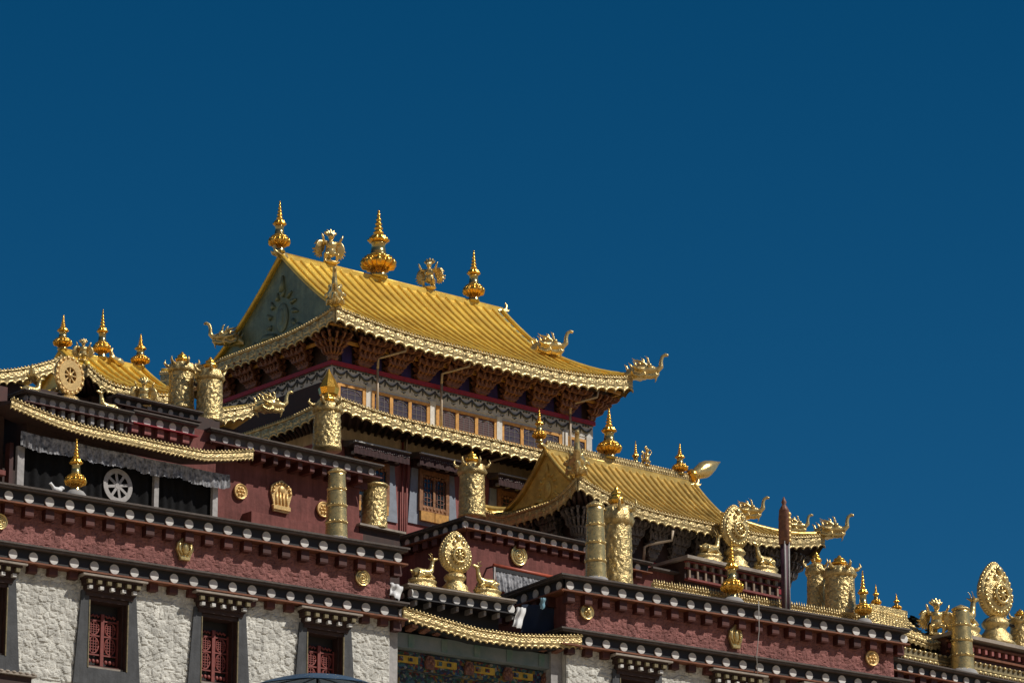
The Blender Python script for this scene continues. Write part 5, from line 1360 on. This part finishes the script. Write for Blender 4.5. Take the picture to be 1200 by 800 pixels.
def wheel_flame(p, h, w, rz, lab, grp=None):
    """egg-shaped flaming wheel on a lotus pedestal, facing -y"""
    t = wthing('flaming_wheel', lab, 'wheel emblem', p, rz, grp); hp = h * .34; r = w / 2
    b = MB(); b.lathe([(r * .82, 0), (r * .86, hp * .10), (r * .66, hp * .24), (r * .70, hp * .36), (r * .50, hp * .52), (r * .44, hp * .62), (r * .56, hp * .72), (r * .60, hp * .82), (r * .46, hp * .96), (r * .3, hp * 1.02)], n=40, mod=petals(16, .07)); lpart('lotus_pedestal', b, 'gold_pale', t)
    hh = h - hp; zc = hp + hh * .42
    def R_(a):      # egg outline
        s = math.sin(a); rr = r * (1.0 - .02 * s); up_ = hh * .58 if s > 0 else hh * .42
        x = rr * math.cos(a) * (1 - .30 * max(0, s) ** 2.2); return x, up_ * s
    b = MB(); n = 40
    def egg(a_, c):
        a = 2 * PI * a_; x, z = R_(a); k = math.cos(c * PI / 2); y = -.22 * w * math.sin(c * PI / 2) ** .8
        rl = .03 * w * noise.noise(Vector((x * k * 14 / w, z * k * 14 / w, 2))) * (1 if c > 0 else 0)
        return Vector((x * k, y + rl, zc + z * k))
    b.grid(egg, 64, 14, closeu=True)
    b.grid(lambda a_, c: (lambda q: Vector((q.x, -q.y * .8, q.z)))(egg(a_, c)), 64, 8, closeu=True, flip=True)
    lpart('flame_body', b, 'gold_pale', t)
    b = MB()
    for i in range(46):
        x, z = R_(2 * PI * i / 46); b.ell((x * .98, -.02 * w, zc + z * .98), .036 * w, .04 * w, .036 * w, n=8, m=6)
    for i in range(26):
        x, z = R_(2 * PI * i / 26); b.ell((x * .80, -.14 * w, zc + z * .80), .045 * w, .035 * w, .05 * w, n=8, m=6)
    for (x, z, q) in ((0, hh * .40, .10), (-.13 * w, hh * .27, .08), (.13 * w, hh * .27, .08)): b.ell((x, -.19 * w, zc + z), q * w * .8, .05 * w, q * w, n=10, m=8)
    lpart('flame_border', b, 'gold_smooth', t)
    b = MB(); rw = .19 * w; zw = zc - .02 * hh
    b.tube([(rw * math.cos(2 * PI * i / 24), -.235 * w, zw + rw * math.sin(2 * PI * i / 24)) for i in range(25)], .04 * w, 7)
    for i in range(8):
        a = 2 * PI * i / 8; b.tube([(0, -.235 * w, zw), (rw * math.cos(a), -.235 * w, zw + rw * math.sin(a))], .022 * w, 6)
    b.ell((0, -.245 * w, zw), .07 * w, .05 * w, .07 * w)
    for i in range(16):
        a = 2 * PI * i / 16; b.ell((rw * 1.25 * math.cos(a), -.215 * w, zw + rw * 1.25 * math.sin(a)), .03 * w, .03 * w, .03 * w, n=7, m=5)
    lpart('spoked_wheel', b, 'gold_smooth', t)
# porch group (facade frame orientation)
zpc = zP + .001
def onp(px, v): q = pF(px, 690, v); return f2w(Vector((q.x, v, zpc)))
p = onp(533, .85); wheel_flame(p, zat(p, 623) - p.z, 44 / PXM(p), FA, 'egg-shaped flaming wheel between two deer on the entrance porch parapet', None)
GD = 'pair of deer on the entrance porch'
p = onp(495, .85); deer(p, FA, .84, 'gold deer facing right toward the egg-shaped wheel of the porch', GD)
p = onp(571, .85); deer(p, FA + PI, .84, 'gold deer facing left toward the egg-shaped wheel of the porch', GD)
# pavilion ledge group
p = on(861, 664, Y=YW + .55, zb=zW + .001); wheel_flame(p, zat(p, 592) - p.z, 43 / PXM(p), 0, 'flaming wheel on the ledge porch, against the pavilion eave')
GD = 'pair of deer on the ledge porch'
p = on(832, 655, Y=YW + .55, zb=zW + .001); deer(p, 0, .9, 'gold deer on the ledge porch, left of its flaming wheel', GD)
p = on(897, 670, Y=YW + .55, zb=zW + .001); deer(p, PI, .9, 'gold deer on the ledge porch, right of its flaming wheel', GD)
# right porch group
p = on(1167, 750, Y=YD3 + .1, zb=zLd + .001); wheel_flame(p, zat(p, 659) - p.z, 54 / PXM(p), 0, 'largest flaming wheel, bright against the sky near the right edge')
p = on(1129, 742, Y=YD3 + .1, zb=zLd + .001); deer(p, 0, 1.22, 'gold deer with raised head behind the rightmost slim gold pole', None)
# left round wheel and deer on the gallery parapet
p = on(80, 469, Y=YP + .6, zb=zE + .001); h = zat(p, 415) - p.z; w_ = 43 / PXM(p)
t = wthing('dharma_wheel', 'round pale gold dharma wheel with eight spokes above the curtained gallery', 'wheel emblem', p, .1)
b = MB(); b.lathe([(w_ * .42, 0), (w_ * .45, .05), (w_ * .3, .14), (w_ * .26, .2)], n=28, mod=petals(12, .08)); lpart('pedestal', b, 'gold_pale', t)
zc = h * .58; r = w_ * .5
b = MB()
N = 36
for i in range(N):
    a, c = 2 * PI * i / N, 2 * PI * (i + 1) / N
    for (ra, rb_, d) in ((.42, .80, .12), (.80, 1.0, .08)):
        b.prism([(r * ra * math.cos(a), r * ra * 1.08 * math.sin(a)), (r * rb_ * math.cos(a), r * rb_ * 1.08 * math.sin(a)), (r * rb_ * math.cos(c), r * rb_ * 1.08 * math.sin(c)), (r * ra * math.cos(c), r * ra * 1.08 * math.sin(c))], (0, -d / 2, zc), X3, Z3, Y3, d)
for i in range(18):
    a = 2 * PI * i / 18; b.ell((r * .92 * math.cos(a), -.05, zc + r * .99 * math.sin(a)), .05, .03, .05, n=8, m=6)
b.lathe([(r * .12, -.08), (r * .14, 0), (r * .12, .08)], (0, 0, zc), 16, axis=(0, -1, 0))
for i in range(8):
    a = 2 * PI * i / 8; b.obox(Vector((r * .3 * math.cos(a), 0, zc + r * .32 * math.sin(a))), Vector((math.cos(a), 0, math.sin(a))) * r * .19, Y3 * .045, Vector((-math.sin(a), 0, math.cos(a))) * r * .035)
lpart('spoked_wheel', b, 'gold_flat', t)
b = MB(); b.lathe([(r * .46, 0), (r * .46, .01)], (0, .02, zc), 24, axis=(0, 1, 0)); lpart('wheel_back', b, 'wood_dark', t)
GD = 'pair of deer beside the round dharma wheel'
p = on(36, 459, Y=YP + .6, zb=zE + .001); deer(p, 0, .72, 'plain gold deer left of the round dharma wheel', GD, False)
p = on(128, 480, Y=YP + .6, zb=zE + .001); deer(p, PI, .72, 'plain gold deer right of the round dharma wheel', GD, False)

# ---- wall emblems
def medallion(p, r, rz, lab, grp, m='gold_smooth', style=0):
    t = wthing('wall_medallion', lab, 'emblem', p, rz, grp)
    b = MB(); b.lathe([(r, 0), (r, .05), (r * .93, .075), (r * .85, .05), (r * .80, .045), (r * .78, .045), (r * .2, .05)], n=32, axis=(0, -1, 0)); lpart('disc', b, m, t)
    b = MB()
    if style == 0:
        b.ell((0, -.07, r * .2), r * .28, .07, r * .36); b.tube([(0, -.06, 0), (0, -.06, -r * .55)], r * .13, 7)
        for sg in (-1, 1): b.ell((sg * r * .3, -.06, -r * .1), r * .12, .04, r * .25)
    elif style == 1:
        b.ell((0, -.06, 0), r * .2, .05, r * .2)
        for i in range(6):
            a = 2 * PI * i / 6; b.ell((r * .45 * math.cos(a), -.055, r * .45 * math.sin(a)), r * .2, .04, r * .2, n=8, m=6)
    else:
        for q in (.62, .38): b.tube([(r * q * math.cos(2 * PI * i / 24), -.055, r * q * math.sin(2 * PI * i / 24)) for i in range(25)], r * .06, 6)
        b.ell((0, -.06, 0), r * .16, .04, r * .16)
    lpart('relief', b, m, t)
GE = 'gold medallions on the maroon walls'
def med(px, py, d, lab, style, v=None, Y=None, m='gold_smooth'):
    p = on(px, py, Y=Y, v=v); medallion(p, d / 2 / PXM(p), FA if v is not None else 0, lab, GE, m, style)
med(-1, 611, 20, 'round gold medallion cut by the left edge, on the twig frieze', 2, v=OHW - .05)
med(424, 677, 20, 'round gold medallion at the right end of the whitewashed wing frieze', 2, v=OHW - .05)
med(687, 717, 19, 'round gold medallion at the left end of the maroon wing frieze', 0, v=OHW - .05)
med(1021, 771, 19, 'flat round gold medallion at the right end of the maroon wing frieze', 1, v=OHW - .05, m='gold_flat')
med(281, 576, 19, 'round matt gold medallion left of the crown-shaped emblem', 1, Y=YB + oF - .02, m='gold_flat')
med(378, 597, 19, 'round matt gold medallion half behind the slim gold pole', 1, Y=YB + oF - .02, m='gold_flat')
med(607, 651, 25, 'round ringed gold medallion above the pleated awning', 2, Y=YG + .30)
# crown emblem
p = on(328, 601, Y=YB + oF - .02); s_ = PXM(p); w_ = 31 / s_; h = zat(p, 563) - p.z
t = wthing('wall_emblem', 'matt gold crown-shaped throne emblem between two round medallions', 'emblem', p)
b = MB(); b.prism([(-.36 * w_, .02 * h), (.36 * w_, .02 * h), (.42 * w_, .2 * h), (.36 * w_, .24 * h), (.5 * w_, .62 * h), (.46 * w_, .8 * h), (.28 * w_, .9 * h), (.0, 1.0 * h), (-.28 * w_, .9 * h), (-.46 * w_, .8 * h), (-.5 * w_, .62 * h), (-.36 * w_, .24 * h), (-.42 * w_, .2 * h)], (0, 0, 0), X3, Z3, Vector((0, -1, 0)), .06); lpart('plate', b, 'gold_flat', t)
b = MB()
for i in range(9):
    a = PI * i / 8; b.ell((.40 * w_ * math.cos(a), -.08, .62 * h + .28 * h * math.sin(a)), .06 * w_, .04, .06 * w_, n=8, m=6)
b.box(-.40 * w_, .40 * w_, -.10, -.061, .08 * h, .2 * h)
for x in (-.24, -.08, .08, .24): b.tube([(x * w_, -.07, .22 * h), (x * w_, -.07, .6 * h)], .045 * w_, 6)
b.ell((0, -.07, .70 * h), .16 * w_, .05, .13 * h); lpart('relief', b, 'gold_flat', t)
# vase-like emblems on the friezes
for (px, py, pt_, wpx, lab) in ((215, 657, 628, 23, 'gold lotus vase emblem on the twig frieze of the whitewashed wing'), (861, 760, 731, 20, 'gold lotus vase emblem on the frieze of the maroon wing')):
    p = on(px, py, v=OHW - .05); s_ = PXM(p); w_ = wpx / s_; h = zat(p, pt_) - p.z
    t = wthing('wall_emblem', lab, 'emblem', p, FA, 'lotus vase emblems')
    b = MB(); P = [(-.28 * w_, 0), (.28 * w_, 0), (.34 * w_, .18 * h), (.5 * w_, .45 * h), (.42 * w_, .72 * h), (.2 * w_, .86 * h), (0, h), (-.2 * w_, .86 * h), (-.42 * w_, .72 * h), (-.5 * w_, .45 * h), (-.34 * w_, .18 * h)]
    b.prism(P, (0, 0, 0), X3, Z3, Vector((0, -1, 0)), .06); lpart('plate', b, 'gold_smooth', t)
    b = MB()
    b.ell((0, -.07, .50 * h), .17 * w_, .07, .30 * h)
    for sg in (-1, 1): b.tube([(sg * .14 * w_, -.07, .2 * h), (sg * .34 * w_, -.08, .42 * h), (sg * .32 * w_, -.07, .64 * h), (sg * .2 * w_, -.065, .74 * h)], [.05 * w_, .08 * w_, .06 * w_, .02 * w_], 7)
    b.box(-.26 * w_, .26 * w_, -.09, -.061, .03 * h, .13 * h)
    b.tube([(q[0] * .93, -.065, .03 * h + q[1] * .94) for q in P + [P[0]]], .03 * w_, 6); lpart('relief', b, 'gold_smooth', t)

# ---- single ornaments
p = pY(811, 557, PYR); q = pY(844, 541, PYR + .1); d = (q - p)
t = wthing('pointed_jewel', 'smooth pointed gold jewel jutting to the right from the pavilion ridge end', 'roof ornament', p)
b = MB(); L_ = d.length; b.lathe([(.05, 0), (.11, L_ * .06), (.19, L_ * .2), (.25, L_ * .4), (.24, L_ * .52), (.17, L_ * .70), (.08, L_ * .86), (.01, L_)], n=24, axis=d); lpart('jewel', b, 'gold_smooth', t)
b = MB(); b.lathe([(.16, -.12), (.20, -.02), (.17, .06), (.08, .09)], n=20, axis=d, mod=petals(10, .15)); b.tube([(0, 0, -.35), (0, 0, 0)], .06, 8); lpart('calyx', b, 'gold_bright', t)
p = pY(385, 470, YH - 1.05); h = zat(p, 432) - p.z
t = wthing('eave_bud', 'faceted pointed gold bud on the hall lower eave corner', 'roof ornament', p)
b = MB(); b.lathe([(.10, 0), (.26, h * .2), (.30, h * .38), (.2, h * .62), (.07, h * .86), (.005, h)], n=8, smooth=False); lpart('bud', b, 'gold_bright', t)
b = MB(); b.lathe([(.2, -.12), (.3, -.02), (.24, .08), (.12, .1)], n=32, mod=petals(8, .2)); lpart('calyx', b, 'gold_pale', t)

# ---- cloths, lamp, wire, parasol
def cloth(name, lab, pts0, pts1, n_out, m='cloth_white', cat='cloth'):
    """a draped strip between two polylines, with soft folds and thickness"""
    b = MB(); k = len(pts0) - 1
    def fn(a, c, off=0):
        i = min(k - 1, int(a * k)); f = a * k - i; p = pts0[i].lerp(pts0[i + 1], f).lerp(pts1[i].lerp(pts1[i + 1], f), c)
        return p + n_out * (off + .03 * math.sin(a * 13 + c * 4) + .02 * math.sin(c * 9))
    b.grid(fn, 16, 10); b.grid(lambda a, c: fn(a, c, -.03), 16, 10, flip=True)
    o = bpy.data.objects.new(name, b.mesh(name, m)); COL.objects.link(o); tag(o, lab, cat); return o
nF = Vector((sa, -ca, 0))
F_ = lambda px, py, v: f2w(pF(px, py, v))
cloth('offering_scarf', 'white scarf bundled at the gap between the whitewashed wing and porch parapet', [F_(458, 682, .25), F_(465, 684, .2), F_(472, 687, .3)], [F_(457, 696, .25), F_(463, 699, .22), F_(468, 704, .3)], nF)
cloth('offering_scarf', 'white scarf hanging from the right end of the porch parapet', [F_(606, 711, .2), F_(611, 711, .15), F_(616, 712, .3)], [F_(601, 733, .25), F_(606, 735, .2), F_(611, 736, .3)], nF)
cloth('hanging_cloth', 'dark navy cloth hung beside the porch parapet under the maroon wing return', [F_(612, 708, 1.0), F_(630, 708, .9), F_(650, 708, .95)], [F_(611, 740, 1.0), F_(630, 741, .9), F_(650, 742, .95)], nF, 'cloth_navy')
cloth('offering_scarf', 'small pale blue scarf tied under the maroon wing left cornice return', [F_(633, 700, -.05), F_(636, 700, -.1), F_(639, 700, -.05)], [F_(634, 712, -.05), F_(636, 714, -.1), F_(638, 711, -.05)], nF, 'cloth_sky')
b = MB(); p = F_(67, 573, .12)
b.ell((0, 0, .06), .14, .08, .07); b.ell((.12, 0, .12), .08, .06, .05); b.tube([(-.08, 0, .08), (-.2, -.02, .2), (-.24, -.02, .16)], [.05, .04, .02], 6); b.tube([(.12, 0, .12), (.2, .02, .14)], [.05, .02], 6)
o = bpy.data.objects.new('knotted_scarf', fuse(b, 'cloth_white', .02, 'knotted_scarf', 2)); COL.objects.link(o); o.location = Vector((p.x, p.y, ZU)); o.rotation_euler = (0, 0, FA); tag(o, 'small white knotted scarf on the cornice left of the grey dome spire', 'cloth')
p = pY(1190, 733, YD3 + .3)
t = wthing('bracket_lamp', 'black lamp on a thin horizontal bracket arm at the right edge', 'lamp', p)
b = MB(); b.tube([(-.28, 0, 0), (.9, 0, -.12)], .045, 8); lpart('arm', b, 'dark_metal', t)
b = MB(); b.lathe([(.03, .18), (.09, .12), (.12, .02), (.05, -.02)], (.30, 0, 0), 14); lpart('lamp_head', b, 'dark_metal', t)
p = pY(1090 - 20, 740, YLR + 2)
for (px, pyb, pyt, wpx, lab) in ((1070, 742, 722, 8, 'larger dark treetop showing above the small porch roof'), (1091, 748, 731, 6, 'smaller dark treetop showing above the small porch roof')):
    q = pY(px, pyb, YLR + 5); zt_ = zat(q, pyt); s_ = PXM(q); zb_ = ZT
    t = wthing('conifer_tree', lab, 'tree', Vector((q.x, q.y, zb_)), 0, 'dark treetops behind the porch roof'); H_ = zt_ - zb_
    b = MB(); b.lathe([(.22, 0), (.16, H_ * .5), (.05, H_ * .97)], n=10); lpart('trunk', b, 'wood_dark', t)
    b = MB(); rnd = random.Random(px)
    for i in range(900):
        f = rnd.random() ** .7; z = H_ * (.35 + .65 * f); rr = (wpx / s_) * .5 + (1 - f) * 1.5
        a = rnd.random() * 2 * PI; r1_ = rr * math.sqrt(rnd.random()); c = Vector((r1_ * math.cos(a), r1_ * math.sin(a), z)); u = Vector((math.cos(a), math.sin(a), -.3)) * .14; w2 = Vector((-math.sin(a), math.cos(a), .1)) * .07
        b.add([c - u - w2, c + u - w2, c + u + w2, c - u + w2], [(0, 1, 2, 3)])
    lpart('crown', b, 'needles', t)
b = MB(); p0 = F_(889, 704, -.04); p1 = F_(888, 790, -.04)
b.tube([p0, p0.lerp(p1, .4) + Vector((.03, 0, 0)), p0.lerp(p1, .75) + Vector((-.05, 0, 0)), p1], .012, 6)
o = bpy.data.objects.new('hanging_wire', b.mesh('hanging_wire', 'wire')); COL.objects.link(o); tag(o, 'thin pale wire hanging in front of the maroon wing cornices', 'wire')
# parasol in front of the wing, its blue crown just entering the frame
pp = f2w(pF(372, 792, -4.0)); zc_ = pp.z
t = wthing('parasol', 'dark blue parasol canopy rising into the bottom of the frame', 'parasol', Vector((pp.x, pp.y, ZT + .03)))
b = MB(); N = 8; rp_ = 1.75; hc = zc_ - (ZT + .03)
def pc_(a, c):
    an = 2 * PI * a; seg = (a * N) % 1; sag = 1 - .035 * math.sin(PI * seg) * c; r_ = rp_ * c * sag
    return Vector((r_ * math.cos(an), r_ * math.sin(an), hc - .42 * c ** 1.9))
b.grid(pc_, 64, 10, closeu=True, flip=True); b.grid(lambda a, c: pc_(a, c) - Z3 * .02, 64, 10, closeu=True); lpart('canopy', b, 'canopy_blue', t)
b = MB(); b.tube([(0, 0, 0), (0, 0, hc - .03)], .03, 10); lpart('pole', b, 'dark_metal', t)
b = MB()
for i in range(N):
    an = 2 * PI * i / N; b.tube([Vector((rp_ * c * math.cos(an), rp_ * c * math.sin(an), hc - .42 * c ** 1.9 - .03)) for c in (0, .25, .5, .75, 1)], .012, 5)
lpart('ribs', b, 'dark_metal', t)
b = MB(); b.lathe([(.4, 0), (.4, .06), (.1, .1), (.05, .4)], n=20); lpart('foot', b, 'dark_metal', t)
# tiled coping of a lower lean-to at the bottom left corner
lt = thing('lean_to_roof', 'pale stone ledge of a lean-to roof in the bottom left corner', 'roof', (pF(10, 790, .1).x, .1, ZB), 'F')
a_, c_ = pF(-40, 780, .0), pF(38, 794, .0); zl_ = pF(20, 790, 0).z
b = MB(); b.box(a_.x - 1, c_.x, -.25, OHW - .1, zl_ - .06, zl_); lt1 = part('ledge', b, 'ledge_stone', lt)
b = MB()
for i in range(14): b.ell((c_.x - .1 - i * .17, -.22, zl_ + .0), .07, .06, .035, n=8, m=6)
part('cobble_edge', b, 'ledge_stone', lt)
b = MB(); b.box(a_.x - .9, c_.x - .1, -.15, OHW - .1, zl_ - 1.2, zl_ - .062); part('front', b, 'wood_dark', lt)
